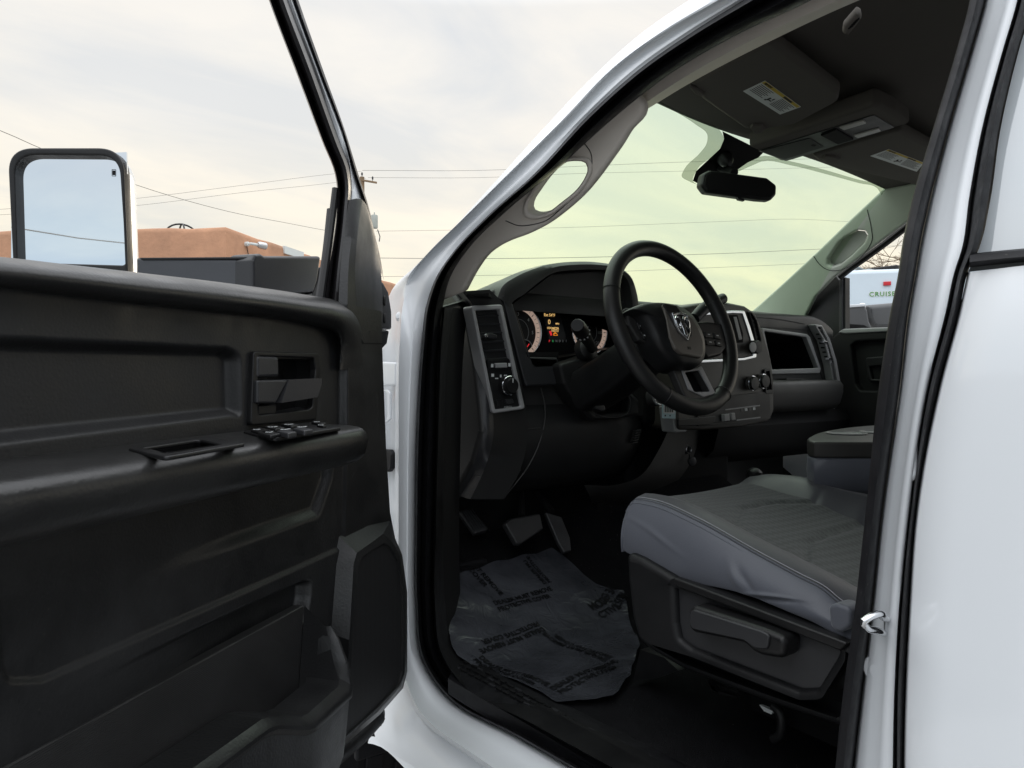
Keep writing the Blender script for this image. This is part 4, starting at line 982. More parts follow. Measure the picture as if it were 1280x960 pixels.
vri = [(1022,408.5),(1027,409.5),(1034,424),(1042,450),(1047,476),(1044,481),(1040,452),(1033,426)]
m.ppl(face_y(YF-.03), vr, -.03, .0, GREY, .003, .004, [vri], .003)
m.ppl(face_y(YF-.03), vri, -.03, -.02, DARK)
for k in range(8):
    t = k/11; u0 = 1022+t*22; v0 = 411+t*62; m.ppl(face_y(YF-.03), [(u0, v0), (u0+6.5, v0+.8), (u0+6.7, v0+2.6), (u0+.2, v0+1.8)], -.015, -.003, BLACK)
for (u, v) in ((1030, 428), (1036, 449)): m.ppl(face_y(YF-.03), [(u, v-2), (u+5, v-1), (u+5, v+1.5), (u, v+.5)], -.01, .004, CHROME, .001)
obj('side_vent', m, dash)
m = MB(); m.ppl(face_y(YF-.002), [(1006,404),(1018,402),(1030,425),(1040,460),(1043,484),(1034,492),(1026,466),(1013,421)], -.04, .001, DASHM, .004, .006)
obj('dash_end_panel', m, dash)
# ================================================================== floor, pedals, sill plate
m = MB()
ys = np.concatenate([np.linspace(-.9, 1.2, 16), np.linspace(1.22, 1.75, 14)]); xs = np.linspace(-.86, .92, 40)
def tunnel(x): return .20*sstep(np.array([.30-abs(x-.02)]), 0, .14)[0]
m.loft([[(x, y, floor_z(y)-.004+tunnel(x)*(1 if y > .95 else .5)) for x in xs] for y in ys], CARPET)
floor = obj('floor_carpet', m, truck, angle=80)
m = MB()
c0 = [PB(p[0], p[1], .12) for p in catu(S1[9:], 5)]
c0a = [PB(p[0], p[1], .085) for p in catu([(u+3, v-1) for u, v in S1[9:]], 5)]
c1 = [PB(p[0], p[1], .15) for p in catu([(566,385),(560,430),(556,540),(554,660),(557,760),(563,803),(588,834),(684,886),(840,970)], 5)]
c2 = [PB(p[0], p[1], .24) for p in catu([(585,385),(580,430),(576,540),(574,660),(577,760),(582,800),(610,828),(705,878),(860,962)], 5)]
m.loft([c0, c0a, c1], BLACK); m.loft([c1, [a*.5+b*.5 for a, b in zip(c1, c2)], c2], PADB)
obj('kick_trim', m, floor, angle=60)
m = MB()
SPX = Frame((-.86, .9, .668), (0, -1, 0), (.94, 0, -.34*0))
s0 = [PZ(u, v, .672) for u, v in cat([(560,848),(583,862),(655,903),(740,955),(830,1012)], 30)]
s1_ = [PZ(u, v, .676) for u, v in cat([(566,838),(592,851),(668,892),(755,944),(850,1002)], 30)]
s2_ = [PZ(u, v, .668) for u, v in cat([(570,816),(598,830),(690,880),(800,938),(900,990)], 30)]
s3_ = [PZ(u, v, .650) for u, v in cat([(573,808),(602,822),(697,874),(812,932),(915,985)], 30)]
m.loft([[p-Vector((.0, 0, .03)) for p in s0], s0, s1_, s2_, s3_], RUBBER)
for k in range(34):
    for j in range(3):
        t = (k+.5)/34; a = s1_[min(int(t*29), 28)]; b = s2_[min(int(t*29), 28)]; q = a*(1-(j+.7)/4)+b*((j+.7)/4); q2 = s1_[min(int(t*29)+1, 29)]-a
        q = q+q2*(t*29-int(t*29)+(.5 if j % 2 else 0)); d_ = q2.normalized(); s_ = d_.cross(Vector((0, 0, 1)))
        rr = [q+(d_*x+s_*y)*1.0+Vector((0, 0, .0012)) for x, y in rpoly([(-.008, -.0025), (.008, -.0025), (.008, .0025), (-.008, .0025)], .002, 2)]
        m.prism(rr, (0, 0, .0030), DGREY if (k+j) % 5 == 0 else BLACK)
sill = obj('sill_plate', m, floor, angle=60)
# pedals
m = MB(); br = Frame(PY(655, 659, 1.45), (1, 0, 0), (0, .45, .89))
a, b = br.loc(655, 659)
RUBP = mat('pedal_rubber', (.026, .026, .027), .5, noise=.25, nscale=40)
m.plate(br, [rpoly([br.loc(u, v) for u, v in [(630,655),(636,649),(674,642),(678,662),(650,681),(645,681)]], .008)], -.015, .006, RUBP, .005)
m.tube([PY(652, 645, 1.47), PY(650, 600, 1.56)], .009, BLACK, 8)
obj('brake_pedal', m, floor)
m = MB(); gp = Frame(PY(700, 665, 1.45), (.95, -.2, 0), (0, .5, .87))
m.ppl(gp, [(684,640),(704,645),(712,672),(712,688),(703,692),(697,680)], -.012, .004, RUBP, .004, .004); m.tube([gp.hit(690, 640, -.01), gp.hit(672, 615, -.05)], .01, BLACK, 8)
obj('accelerator_pedal', m, floor)
m = MB(); pp = Frame(PX(585, 648, -.66), (.9, -.35, 0), (.1, .6, .8))
m.ppl(pp, [(574,640),(586,634),(602,648),(608,657),(606,661),(590,667)], -.016, .004, RUBP, .004, .004)
for k in range(6): m.tube([pp.hit(577+k*2.6, 640-k*.9+.5, .005), pp.hit(592+k*2.8, 664-k*1.2, .005)], .0012, DGREY, 5)
m.tube([pp.hit(580, 642, -.01), pp.hit(558, 632, -.02), pp.hit(552, 610, -.05)], .008, BLACK, 8)
obj('parking_brake_pedal', m, floor)
# 4x4 lever knob
m = MB(); kq = PZ(943, 594, 1.0); kq = PX(943, 594, -.02); m.lathe(kq, (0, -.2, 1), [(.008, -.25), (.008, -.02), (.016, -.012), (.02, .0), (.018, .012), (.01, .018), (.001, .019)], BLACK, 24)
obj('transfer_lever', m, floor)
# ================================================================== driver seat
INS = mat('seat_cloth', (.07, .078, .076), .9, spec=.15, sheen=.2)
nt = INS.node_tree; N_ = nt.nodes; tc = N_['Texture Coordinate']; b_ = N_['Principled BSDF']
mp = N_.new('ShaderNodeMapping'); mp.inputs['Rotation'].default_value = (0, 0, rad(38)); mp.inputs['Scale'].default_value = (1, 1.0, .0); nt.links.new(tc.outputs['Object'], mp.inputs[0])
ck = N_.new('ShaderNodeTexChecker'); ck.inputs['Scale'].default_value = 80; nt.links.new(mp.outputs[0], ck.inputs['Vector'])
vz = N_.new('ShaderNodeTexNoise'); vz.inputs['Scale'].default_value = 500; nt.links.new(tc.outputs['Object'], vz.inputs['Vector'])
mx = N_.new('ShaderNodeMix'); mx.data_type = 'RGBA'; mx.inputs[6].default_value = (.026, .030, .029, 1); mx.inputs[7].default_value = (.050, .056, .054, 1); nt.links.new(ck.outputs['Fac'], mx.inputs[0]); nt.links.new(mx.outputs[2], b_.inputs['Base Color'])
ad = N_.new('ShaderNodeMath'); ad.operation = 'MULTIPLY_ADD'; ad.inputs[1].default_value = .5; nt.links.new(vz.outputs['Fac'], ad.inputs[0]); nt.links.new(ck.outputs['Fac'], ad.inputs[2])
bp = N_.new('ShaderNodeBump'); bp.inputs['Strength'].default_value = .5; bp.inputs['Distance'].default_value = .0008; nt.links.new(ad.outputs[0], bp.inputs['Height']); nt.links.new(bp.outputs[0], b_.inputs['Normal'])
def xc(px, x, n=130):
    return cat([PX(u, v, x) for u, v in px], n)
SEATB = mat('shaded_seat_vinyl', (.052, .053, .060), .46, grain=.3, gscale=420, noise=.08, nscale=6, spec=.4, sheen=.1)  # same vinyl, with the shading of the bolster tops put into its colour
cA = xc([(794,625),(803,626),(818,629),(869,651),(947,695),(997,722),(1029,739),(1047,754),(1080,775)], -.715)      # outer stitch line
cB = xc([(818,622),(829,622),(840,624),(870,634),(916,657),(979,689),(1028,713),(1060,729),(1100,750)], -.63)       # outer edge of the cloth
cD = xc([(925,604.5),(935,604),(945,606),(975,615),(1019,629),(1050,643),(1079,656),(1100,668),(1125,682)], -.27)
cE = xc([(955,597),(965,595),(979,594),(1010,597),(1051,611),(1070,615),(1085,618),(1105,626),(1130,636)], -.18)
def between(a, b, t, dip): return [p*(1-t)+q*t-np.array((0, 0, dip)) for p, q in zip(a, b)]
top = [cA, between(cA, cB, .18, -.006), between(cA, cB, .5, -.010), between(cA, cB, .85, -.006), cB]
for t in np.linspace(.03, .97, 42): top.append(between(cB, cD, t, .004*math.sin(math.pi*t)))
top += [cD, between(cD, cE, .4, -.010), between(cD, cE, .75, -.008), cE]
nI0, nI1 = 4, len(top)-4
front = lambda row, k: None
def with_front(row):
    p = row[0]; d = np.array((0, 1, 0))
    pre = [p+np.array((0, .004, -.075)), p+np.array((0, .016, -.052)), p+np.array((0, .020, -.032)), p+np.array((0, .015, -.013)), p+np.array((0, .006, -.003))]
    return pre+row
T = [with_front(r) for r in top]
# seams across the cloth, pressed in
SEAMS = [[(916,657),(921,652),(929,648),(945,643),(963,639),(990,636),(1019,629)], [(1005,701),(1010,691),(1030,683),(1055,675),(1079,667)]]
SP = [[PZ(u, v, 0) for u, v in []] for _ in SEAMS]
def seam_pts(px):
    tt_ = np.linspace(0, 1, len(px)); out = []
    for (u, v), t in zip(px, tt_): out.append(PX(u, v, -.63+t*(.36)))
    return np.array([list(p) for p in cat(out, 40)])
SPS = [seam_pts(px) for px in SEAMS]
for i, row in enumerate(T):
    if nI0 <= i <= nI1:
        for j in range(len(row)):
            p = row[j]
            for q in SPS:
                d = np.min(np.hypot(q[:, 0]-p[0], q[:, 1]-p[1])); row[j] = row[j]-np.array((0, 0, .0065*math.exp(-(d/.009)**2)-.004*math.exp(-(d/.035)**2)))
bot = xc([(779,688),(783,691),(795,697),(838,720),(935,745),(985,765),(1020,780),(1037,789),(1070,805)], -.735)
sideT = with_front(cA)
botT = [b+np.array((0, 0, -.0)) for b in [bot[0]+np.array((0, .0, .0))]*5]+bot
fr_out = [np.array(PX(782, 689, -.73)), np.array(PX(780.5, 668, -.728)), np.array(PX(781, 650, -.725)), np.array(PX(784, 636, -.72)), np.array(PX(788, 629, -.717))]
botT = [fr_out[0]]*5+bot; sideT2 = fr_out+cA
def sid(t, bulge): return [a*(1-t)+b*t+np.array((-bulge, 0, 0)) for a, b in zip(sideT2, botT)]
def wrinkle(rows):
    for k, r in enumerate(rows):
        t = k/(len(rows)-1)
        for j in range(len(r)):
            s = j/(len(r)-1)
            w = .0035*math.exp(-((s-.56-.10*(t-.5))/.022)**2)*math.exp(-((t-.62)/.22)**2)-.003*math.exp(-((s-.60-.14*(t-.5))/.02)**2)*math.exp(-((t-.62)/.2)**2)
            w += .004*math.exp(-((s-.70+.35*(t-.75))/.02)**2)*math.exp(-((t-.75)/.2)**2)-.004*math.exp(-((s-.74+.3*(t-.75))/.022)**2)*math.exp(-((t-.78)/.18)**2)
            w += .0011*math.sin(s*38+t*9)*sstep(np.array([s]), .72, .95)[0]*math.sin(math.pi*t)
            w += .002*math.exp(-((t-.35-.9*(s-.1))/.05)**2)*sstep(np.array([.4-s]), 0, .2)[0]*sstep(np.array([t]), .2, .5)[0]
            r[j] = r[j]+np.array((-w, 0, 0))
    return rows
rows = [sid(0, 0)]+[sid(t, .010*math.sin(math.pi*t)**.8) for t in np.linspace(.04, .98, 46)]+[sid(1, -.012)]
rows = wrinkle(rows)
# finer resampling along the seat so the folds read
rows = [cat(r[:6], 10)[:-1]+cat(r[5:], 150) for r in rows]
m = MB(); m.loft(rows, SEATG)
mt_ = MB()
m.loft(T[:nI0+1], SEATB); mt_.loft(T[nI1:], SEATB)
far = [[p+np.array((.0, 0, 0)) for p in T[-1]], [p+np.array((.025, 0, -.03)) for p in T[-1]], [p+np.array((.03, 0, -.12)) for p in T[-1]]]
mt_.loft(far, SEATG)
seat = obj('driver_seat', m, truck, angle=60)
obj('inner_bolster', mt_, seat, angle=60)
m = MB(); m.loft(T[nI0:nI1+1], INS)
obj('cloth_insert', m, seat, angle=70)
m = MB()
for dz, ins in ((0, .0), (-.006, .0)):
    pts = [Vector(p)+Vector((-.003 if dz else .003, 0, .0015+dz)) for p in fr_out[3:]+cA]
    m.tube(pts, .0012, SEATG, 6)
STI = mat('stitch_thread', (.30, .30, .33), .7)
for k in range(0, 110):
    t = k/110*(len(cA)-2); i = int(t); p = cA[i]+(cA[i+1]-cA[i])*(t-i); d_ = Vector(cA[i+1]-cA[i]).normalized()
    m.tube([Vector(p)+Vector((.0065, 0, .0045)), Vector(p)+Vector((.0065, 0, .0045))+d_*.0035], .0006, STI, 5)
obj('stitching', m, seat)
m = MB()   # rear corner tab of the cover
m.ppl(face_left(-.75), [(1034,757),(1046,754),(1064,760),(1062,784),(1050,792),(1038,786)], -.03, .003, SEATG, .005, .012)
obj('cover_corner', m, seat)
m = MB(); SFm = face_left(-.752)
m.ppl(SFm, [(781,690),(800,698),(832,717),(841,722.5),(900,743),(1000,781),(1060,804),(1075,812),(1075,900),(1050,911),(963,881),(854,839),(812,814),(796,800),(788,770),(783,725)], -.05, .0, GRAIN, .012, .012, [[(842,731),(1049,813),(1019,862),(997,863),(863,811),(848,800),(844,780)]], .008)
m.ppl(SFm, [(838,728),(1056,812),(1022,868),(994,868),(855,812),(840,800)], -.04, -.012, DGREY, .003, .01)
m.ppl(SFm, [(842,722),(1060,804),(1050,814),(843,732)], -.01, .006, BLACK, .003, .003)
obj('seat_side_shield', m, seat, angle=50)
m = MB(); LV = face_left(-.768)
m.ppl(LV, [(860,762),(866,757.5),(954,786),(978,796),(982,804),(980,821),(974,824),(950,820),(940,815),(928,804),(865,791),(859,783)], -.03, .008, BLACK, .009, .010, res=4)
m.ppl(LV, [(861,766),(866,762),(952,789),(962,794),(959,812),(943,811),(930,801),(866,787),(862,783)], .006, .012, DGREY, .004, .008, res=3)
obj('adjuster_lever', m, seat)
m = MB()
m.prism([PX(u, v, -.62) for u, v in [(800,812),(830,822),(848,838),(820,848),(792,850)]], (.05, 0, 0), BLACK); m.box((-.42, .46, .76), (.40, .52, .10), DARK)
m.prism([PX(u, v, -.66) for u, v in [(884,850),(900,868),(925,872),(890,862)]], (.01, 0, 0), BLACK)
m.tube([PX(u, v, -.66) for u, v in cat([(966,882),(974,890),(977,905),(972,922),(966,924)], 14)], .007, BLACK, 8)
m.prism([PX(u, v, -.665) for u, v in [(949,881),(958,885),(966,889),(964,893),(955,889)]], (.006, 0, 0), LABEL)
obj('seat_base', m, seat, angle=50)
# seat back (rises behind the pillar)
m = MB()
pr = [[(x, y, z) for x, y in rpoly([(-.72, .18), (-.20, .18), (-.20, .32), (-.72, .32)], .05)] for y_, z in ((0, .9),)]
rows = []
for z, yo, k in ((.92, .06, 1), (1.1, .02, 1.0), (1.35, -.05, 1.0), (1.55, -.10, .92), (1.62, -.12, .8), (1.64, -.125, .5)):
    rows.append([(-.46+(x+.46)*k, y+yo-.14, z) for x, y in rpoly([(-.72, .12), (-.20, .12), (-.20, .28), (-.72, .28)], .05)])
m.loft(rows, SEATG, cv=True, caps=True)
obj('seat_back', m, seat, angle=60)
# centre jump seat with cup holders, passenger seat
m = MB()
cl = [(1010,549),(1018,544),(1036,538),(1060,534.5),(1091,532)]
zt = 1.115
CT = face_up(zt)
cpl = [CT.loc(u, v) for u, v in [(1009,549),(1018,544),(1040,537.5),(1062,534.5),(1091,532)]]
cpo = sm([CT.loc(u, v) for u, v in [(1009,549),(1013,545),(1022,541),(1040,537),(1062,534),(1091,531.5),(1140,528.5),(1175,552),(1130,553),(1091,552.5),(1050,552.5),(1016,551.8)]], 60)
cup1 = [CT.loc(u, v) for u, v in []]
cc = CT.loc(1058, 542.5); cc_b = CT.loc(1100, 541); cc2 = (cc[0]+.03, cc[1]-.12)
m.plate(CT, [cpo, arc(cc[0], cc[1], .042, 32), arc(cc_b[0], cc_b[1], .042, 32)], -.035, .0, mat('tray_top_plastic', (.040, .038, .036), .38, noise=.08), .006)
seat_c = obj('centre_seat', m, truck)
m = MB()
for q in (cc, cc_b):
    m.lathe((q[0], q[1], zt), (0, 0, 1), [(.043, .0012), (.046, .0015), (.046, .003), (.041, .003), (.039, -.002), (.036, -.05), (.001, -.05)], GREY, 32)
obj('cup_holder', m, seat_c)
m = MB(); cpb = [(sum(p[0] for p in cpo)/len(cpo), sum(p[1] for p in cpo)/len(cpo))][0]
def cr2(k, z): return [(cpb[0]+(a-cpb[0])*k, cpb[1]+(b-cpb[1])*k, z) for a, b in cpo]
m.loft([cr2(.99, zt-.035), cr2(1.0, zt-.04), cr2(1.005, zt-.07), cr2(.98, zt-.10), cr2(.93, zt-.118), cr2(.8, zt-.125)], SEATG, cv=True, caps=True); m.box((cpb[0], cpb[1]-.08, .88), (.24, .4, .24), DARK)
obj('folded_backrest', m, seat_c, angle=60)
m = MB()
for r_ in (0,):
    rows = []
    for z, k in ((.85, .92), (.95, 1), (1.0, 1), (1.03, .95), (1.035, .7)): rows.append([(.46+(x-.46)*k, .62+(y-.62)*k, z) for x, y in rpoly([(.20, .32), (.72, .32), (.72, .93), (.20, .93)], .06)])
    m.loft(rows, SEATG, cv=True, caps=True)
    rows = []
    for z, yo, k in ((.92, .06, 1), (1.1, .02, 1.0), (1.35, -.05, 1.0), (1.55, -.10, .92), (1.64, -.125, .5)): rows.append([(.46+(x-.46)*k, y+yo-.14, z) for x, y in rpoly([(.72, .12), (.20, .12), (.20, .28), (.72, .28)], .05)])
    m.loft(rows, SEATG, cv=True, caps=True)
obj('passenger_seat', m, truck, angle=60)
m = MB(); m.box((0, -.75, .98), (1.5, .5, .22), SEATG); m.box((0, -1.05, 1.3), (1.5, .16, .55), SEATG)
obj('rear_bench', m, truck, bevel=.05, bseg=3)
# ================================================================== windshield, pillars, headliner
WG = bpy.data.materials.new('tinted_windshield_glass'); WG.use_nodes = True; nt = WG.node_tree; nt.nodes.clear()
o_ = nt.nodes.new('ShaderNodeOutputMaterial'); tr = nt.nodes.new('ShaderNodeBsdfTransparent'); tr.inputs[0].default_value = (.83, .965, .80, 1); gl = nt.nodes.new('ShaderNodeBsdfGlossy'); gl.inputs['Roughness'].default_value = .01; ms = nt.nodes.new('ShaderNodeMixShader'); ms.inputs[0].default_value = .035; nt.links.new(tr.outputs[0], ms.inputs[1]); nt.links.new(gl.outputs[0], ms.inputs[2]); nt.links.new(ms.outputs[0], o_.inputs[0])
def ws_y(x, z):
    t = min(max((z-1.44)/.44, -.1), 1.15); sx = min(abs(x)/(.79-.12*t), 1.2)
    return (1.74-.20*sx**2.2)*(1-t)+(1.22-(.27 if x < 0 else .09)*sx**2.2)*t+.03*math.sin(math.pi*min(max(t, 0), 1))
def ws_top(s_): return 1.89-(.06 if s_ < 0 else .045)*abs(s_)**2.5
m = MB()
gl_rows = []
for t in np.linspace(-.12, 1, 16):
    row = []
    for s_ in np.linspace(-1, 1, 31):
        z = 1.44+(ws_top(s_)+.012-1.44)*t; x = s_*(.79-.12*t); row.append((x, ws_y(x, z), z))
    gl_rows.append(row)
m.loft(gl_rows, WG)
ws = obj('windshield', m, truck, angle=80)
def ws_hit(u, v, lift=.0): return solve(u, v, lambda p: p.y-ws_y(p.x, p.z)+lift, .6, 4)
FRIT = bpy.data.materials.new('dotted_frit'); FRIT.use_nodes = True; nt = FRIT.node_tree; ft = nt.nodes.new('ShaderNodeBsdfTransparent'); ft.inputs[0].default_value = (.80, .86, .76, 1); fm_x = nt.nodes.new('ShaderNodeMixShader'); fm_x.inputs[0].default_value = .42
nt.nodes['Principled BSDF'].inputs['Base Color'].default_value = (.10, .11, .10, 1); nt.links.new(ft.outputs[0], fm_x.inputs[1]); nt.links.new(nt.nodes['Principled BSDF'].outputs[0], fm_x.inputs[2]); nt.links.new(fm_x.outputs[0], nt.nodes['Material Output'].inputs[0])
 
m = MB()
ou = [(802,126),(822,122),(860,140),(880,150),(902,166),(905,176),(900,186),(870,214),(866,226),(880,234)]
inn = [(802,130),(820,128.5),(850,143),(870,156),(884,168),(883,180),(876,190),(855,212),(852,220),(864,228)]
m.loft([[ws_hit(p[0], p[1], .004) for p in catu(ou, 5)], [ws_hit(p[0], p[1], .004) for p in catu(inn, 5)]], FRIT)
ou = [(920,213),(935,203),(948,196),(990,202),(1030,212),(1075,225),(1100,231),(1108,236)]
inn = [(924,214),(940,207),(952,202),(990,207),(1030,217),(1074,229),(1096,235),(1102,244)]
m.loft([[ws_hit(p[0], p[1], .004) for p in catu(ou, 5)], [ws_hit(p[0], p[1], .004) for p in catu(inn, 5)]], FRIT)
obj('windshield_frit', m, ws)
m = MB(); m.add([ws_hit(u, v, .006) for u, v in [(903,164),(955,190),(948,197),(935,203),(922,212),(881,234),(866,226),(870,214),(900,186),(905,174)]], [tuple(range(10))], DARK)
obj('sensor_shade', m, ws)
# left pillar trim with its grab handle
pd_ = (PB(820, 104, .07)-PB(600, 298, .07)).normalized(); qd = Vector((.50, -.34, -.746)); qd = (qd-pd_*qd.dot(pd_)).normalized()
LP = Frame(PB(700, 208, .070), qd, pd_)
if LP.n.dot(CAM-LP.o) < 0: LP = Frame(LP.o, -qd, pd_)
m = MB()
px = [(552,376),(552,344),(576,300),(620,256),(690,198),(752,142),(790,112),(802,126),(805,132),(804,142),(786,164),(775,182),(761,202),(748,220),(730,242),(706,264),(680,283),(660,293),(636,302),(622,309),(608,319),(592,340),(578,366)]
hole = [(711,202),(724,201.5),(731,203),(734.5,211),(731,222),(724,233),(699,255),(690,262),(680,267),(664,268),(659,265),(659,256),(667,242)]
m.ppl(LP, px[:7]+[tuple(p) for p in cat(px[7:], 50)], -.02, .008, TRIM, .008, 0, [sm(hole, 40)], 0, res=3)
ptrim = obj('pillar_trim', m, truck, angle=50)
m = MB(); ho = [(708,198),(726,196.5),(735,199),(739,210),(735,224),(727,237),(702,259),(690,268),(681,272),(662,274.5),(654,271),(653,258),(662,241)]
m.ppl(LP, sm(ho, 48), .004, .016, TRIM, .005, 0, [sm(hole, 40)], 0, res=3)
hl0 = [LP.hit(u, v, .012) for u, v in sm(hole, 40)]; m.loft([hl0, [p-LP.n*.03 for p in hl0]], TRIM, cv=True)
obj('grab_handle', m, ptrim, angle=50)
m = MB(); m.tube([LP.hit(u, v, .0085) for u, v in cat([(731,180),(738,190),(740,204),(735,222),(722,240),(700,262),(682,276),(664,281),(648,282),(632,276)], 40)], .0009, DGREY, 6)
obj('handle_seam', m, ptrim)
# roof side trim
m = MB()
def hl_z(x): return 1.90-(.075*abs(x/.66)**4 if x < 0 else .055*abs(x/.70)**4)
def HLc(u, v, d=0.0): return solve(u, v, lambda p: p.z-hl_z(p.x)+d, .3, 6)
r0 = [PB(p[0], p[1], .075) for p in catu([(1190,-95),(1110,-65),(1004,-6),(904,40),(826,87),(786,114)], 6)]
r1 = [PB(p[0], p[1], .095) for p in catu([(1220,-80),(1150,-52),(1040,4),(938,51),(850,100),(803,131)], 6)]
r2 = [PB(p[0], p[1], .150) for p in catu([(1260,-70),(1190,-42),(1070,2),(966,50),(859,106),(808,137)], 6)]
r3 = [Vector((max(p.x+.03, -.63), p.y, max(p.z+.02, 1.838))) for p in r2]
m.loft([run_back(r) for r in (r0, r1, r2, r3)], TRIM)
obj('roof_side_trim', m, truck, angle=60)
# headliner
m = MB()
def fy(x): s_ = min(max(x/.67, -1.1), 1.1); return ws_y(x, ws_top(s_))
def hfront(x): s_ = min(max(x/.67, -1.1), 1.1); return ws_top(s_)
xs = np.linspace(-.665, .87, 48)
m.loft([[(x, -1.2+(fy(x)+1.2)*t, hl_z(x)*(1-w_)+(hfront(x)+.004)*w_) for x in xs] for t, w_ in [(t, float(sstep(np.array([t]), .92, 1)[0])) for t in np.concatenate([np.linspace(0, .84, 12), np.linspace(.86, 1, 9)])]], HEADL)
headliner = obj('headliner', m, truck, angle=70)
# visors
VZ = 1.842
VFr = Frame((0, 0, VZ), (1, 0, 0), (0, -1, 0))
m = MB()
vpx = [(861,106),(872,118),(877,125),(929,161),(942,164),(958,162),(995,156),(1048,128),(1050,115),(970,54),(958,54)]
m.ppl(VFr, vpx, -.022, .006, HEADL, .011, [.006,.004,.004,.01,.006,.006,.02,.03,.02,.03,.01], res=3)
visor = obj('sun_visor', m, truck)
def ceil_lbl(fr, px, h, parent):      # px: back-left, back-right, front-right, front-left
    q = [fr.loc(u, v, h) for u, v in px]; A_, B_, C_, D_ = [np.array(p) for p in q]
    f = lambda s, t: (A_*(1-s)+B_*s)*(1-t)+(D_*(1-s)+C_*s)*t
    m = MB(); m.plate(fr, [[tuple(p) for p in q]], h-.0005, h+.0004, LABEL)
    def r(s0, t0, s1, t1, mt, k=.0007): m.add([fr.w(*f(s0, t0), h+k), fr.w(*f(s1, t0), h+k), fr.w(*f(s1, t1), h+k), fr.w(*f(s0, t1), h+k)], [(0, 1, 2, 3)], mt)
    r(.0, .0, .98, .16, YELLOW); r(.04, .03, .22, .13, INK, .001); r(.55, .03, .78, .13, INK, .001)
    m.text(lambda x, y, z: fr.w(*f(.08+x*.62, .13-y*.95), h+.0013), 'WARNING', .10, YELLOW)
    for k in range(7): r(.03, .22+k*.085, .36-.03*(k % 3), .25+k*.085, INK)
    for k in range(8): r(.58, .22+k*.08, .95-.04*(k % 3), .25+k*.08, INK)
    # small pictogram: a seated figure, struck out
    r(.43, .50, .47, .72, INK); r(.47, .62, .54, .68, INK); r(.41, .70, .45, .78, INK); r(.50, .44, .53, .58, INK)
    obj('warning_label', m, parent)
ceil_lbl(VFr, [(956.5,101),(1001,133.5),(975,143),(929,114)], .0065, visor)
m = MB()
m.ppl(VFr, [(937,160),(941,157),(953,157),(957,162),(953,167),(943,168)], -.01, .012, HEADL, .004, .004); obj('visor_clip', m, visor)
m = MB(); m.ppl(VFr, [(861,108),(872,112),(881,118),(878,122),(868,118)], -.01, .010, HEADL, .003, .003)
obj('visor_pivot', m, visor)
m = MB()
vp2 = [(1015,195),(1022,202),(1035,206),(1105,223),(1150,234),(1190,244),(1220,215),(1126,163),(1110,166)]
m.ppl(VFr, vp2, -.022, .006, HEADL, .011, .014, res=3)
visor2 = obj('sun_visor', m, truck)
ceil_lbl(VFr, [(1111,186.5),(1155,203.5),(1146,214.5),(1088,195)], .0065, visor2)
m = MB(); m.ppl(VFr, [(1027,199),(1032,195.5),(1045,197),(1050,200),(1042,205),(1032,204)], -.01, .012, HEADL, .004, .004)
obj('visor_clip', m, visor2)
# overhead console
m = MB(); OFr = Frame((0, 0, 1.832), (1, 0, 0), (0, -1, 0))
m.ppl(OFr, [(936,184),(950,190),(976,202),(990,200),(1060,178),(1137,155),(1120,142),(1101,133),(1092,131)], -.04, .0, HEADL, .010, .008)
con = obj('overhead_console', m, truck)
m = MB(); m.ppl(OFr, [(948,189),(982,201.5),(990,199.5),(1118,159.5),(1092,144)], -.002, .002, BLACK, .001, .004); m.ppl(OFr, [(950,189),(980,199.5),(1030,184),(1012,173)], .001, .0035, PADB, .001, .006)
obj('console_panel', m, con)
LENS = mat('map_lamp_lens', (.38, .37, .35), .3)
for px in ([(1049,160),(1079,151),(1083,154.5),(1055,163)], [(1067,170),(1098,161),(1101,164.5),(1072,173)]):
    m = MB(); m.ppl(OFr, px, .001, .005, LENS, .0015, .003); obj('map_lamp', m, con)
m = MB(); m.ppl(OFr, [(1026,170),(1045,162.5),(1067,175),(1047,181)], .001, .006, DARK, .002, .002); m.plate(OFr, [arc(*OFr.loc(1017, 180), .008, 20, ry=.005)], .002, .004, DARK)
obj('console_switch', m, con)
m = MB(); HF2 = Frame(HLc(1065, 32), (1, 0, 0), (0, -1, 0))
m.ppl(HF2, [(1053,42),(1058,45.5),(1061,45),(1077,25),(1076,19),(1070,17),(1054,35)], -.004, .004, HEADL, .003, .006)
for k in range(5): m.ppl(HF2, [(1060+k*2,36-k*2.2),(1066+k*2,32-k*2.2),(1066.8+k*2,33-k*2.2),(1060.8+k*2,37-k*2.2)], .003, .0048, DARK)
obj('microphone_grille', m, headliner)
# rear view mirror
m = MB(); RF = Frame(PX(925, 231, -.02), (.93, -.36, 0), (0, 0, 1))
m.ppl(RF, [(877,231),(880,216),(888,212),(960,221.5),(972,231),(971.5,243),(965,250),(950,249),(884,240)], -.03, .006, BLACK, .010, .012, res=4)
rvm = obj('rear_view_mirror', m, truck)
m = MB(); m.ppl(RF, [(881,231),(883,219),(889,216),(958,225),(968,232),(968,242),(963,246.5),(950,246),(886,237)], .004, .0075, PADB, .001, .010); obj('mirror_face', m, rvm)
m = MB(); m.tube([RF.hit(918, 216, -.015), PX(914, 205, .0)+Vector((0, .04, 0)), ws_hit(908, 196, .01)], lambda t: .012-.004*t, BLACK, 10); obj('mirror_stalk', m, rvm)
m = MB(); m.ppl(RF, [(922,246),(930,248),(931,251),(924,249.5)], -.01, .002, BLACK, .001); obj('day_night_tab', m, rvm)
m = MB(); m.lathe(ws_hit(905, 197, .01), (0, -.6, -.8), [(.022, 0), (.018, .02), (.008, .03)], BLACK, 20)
obj('mirror_mount', m, rvm)
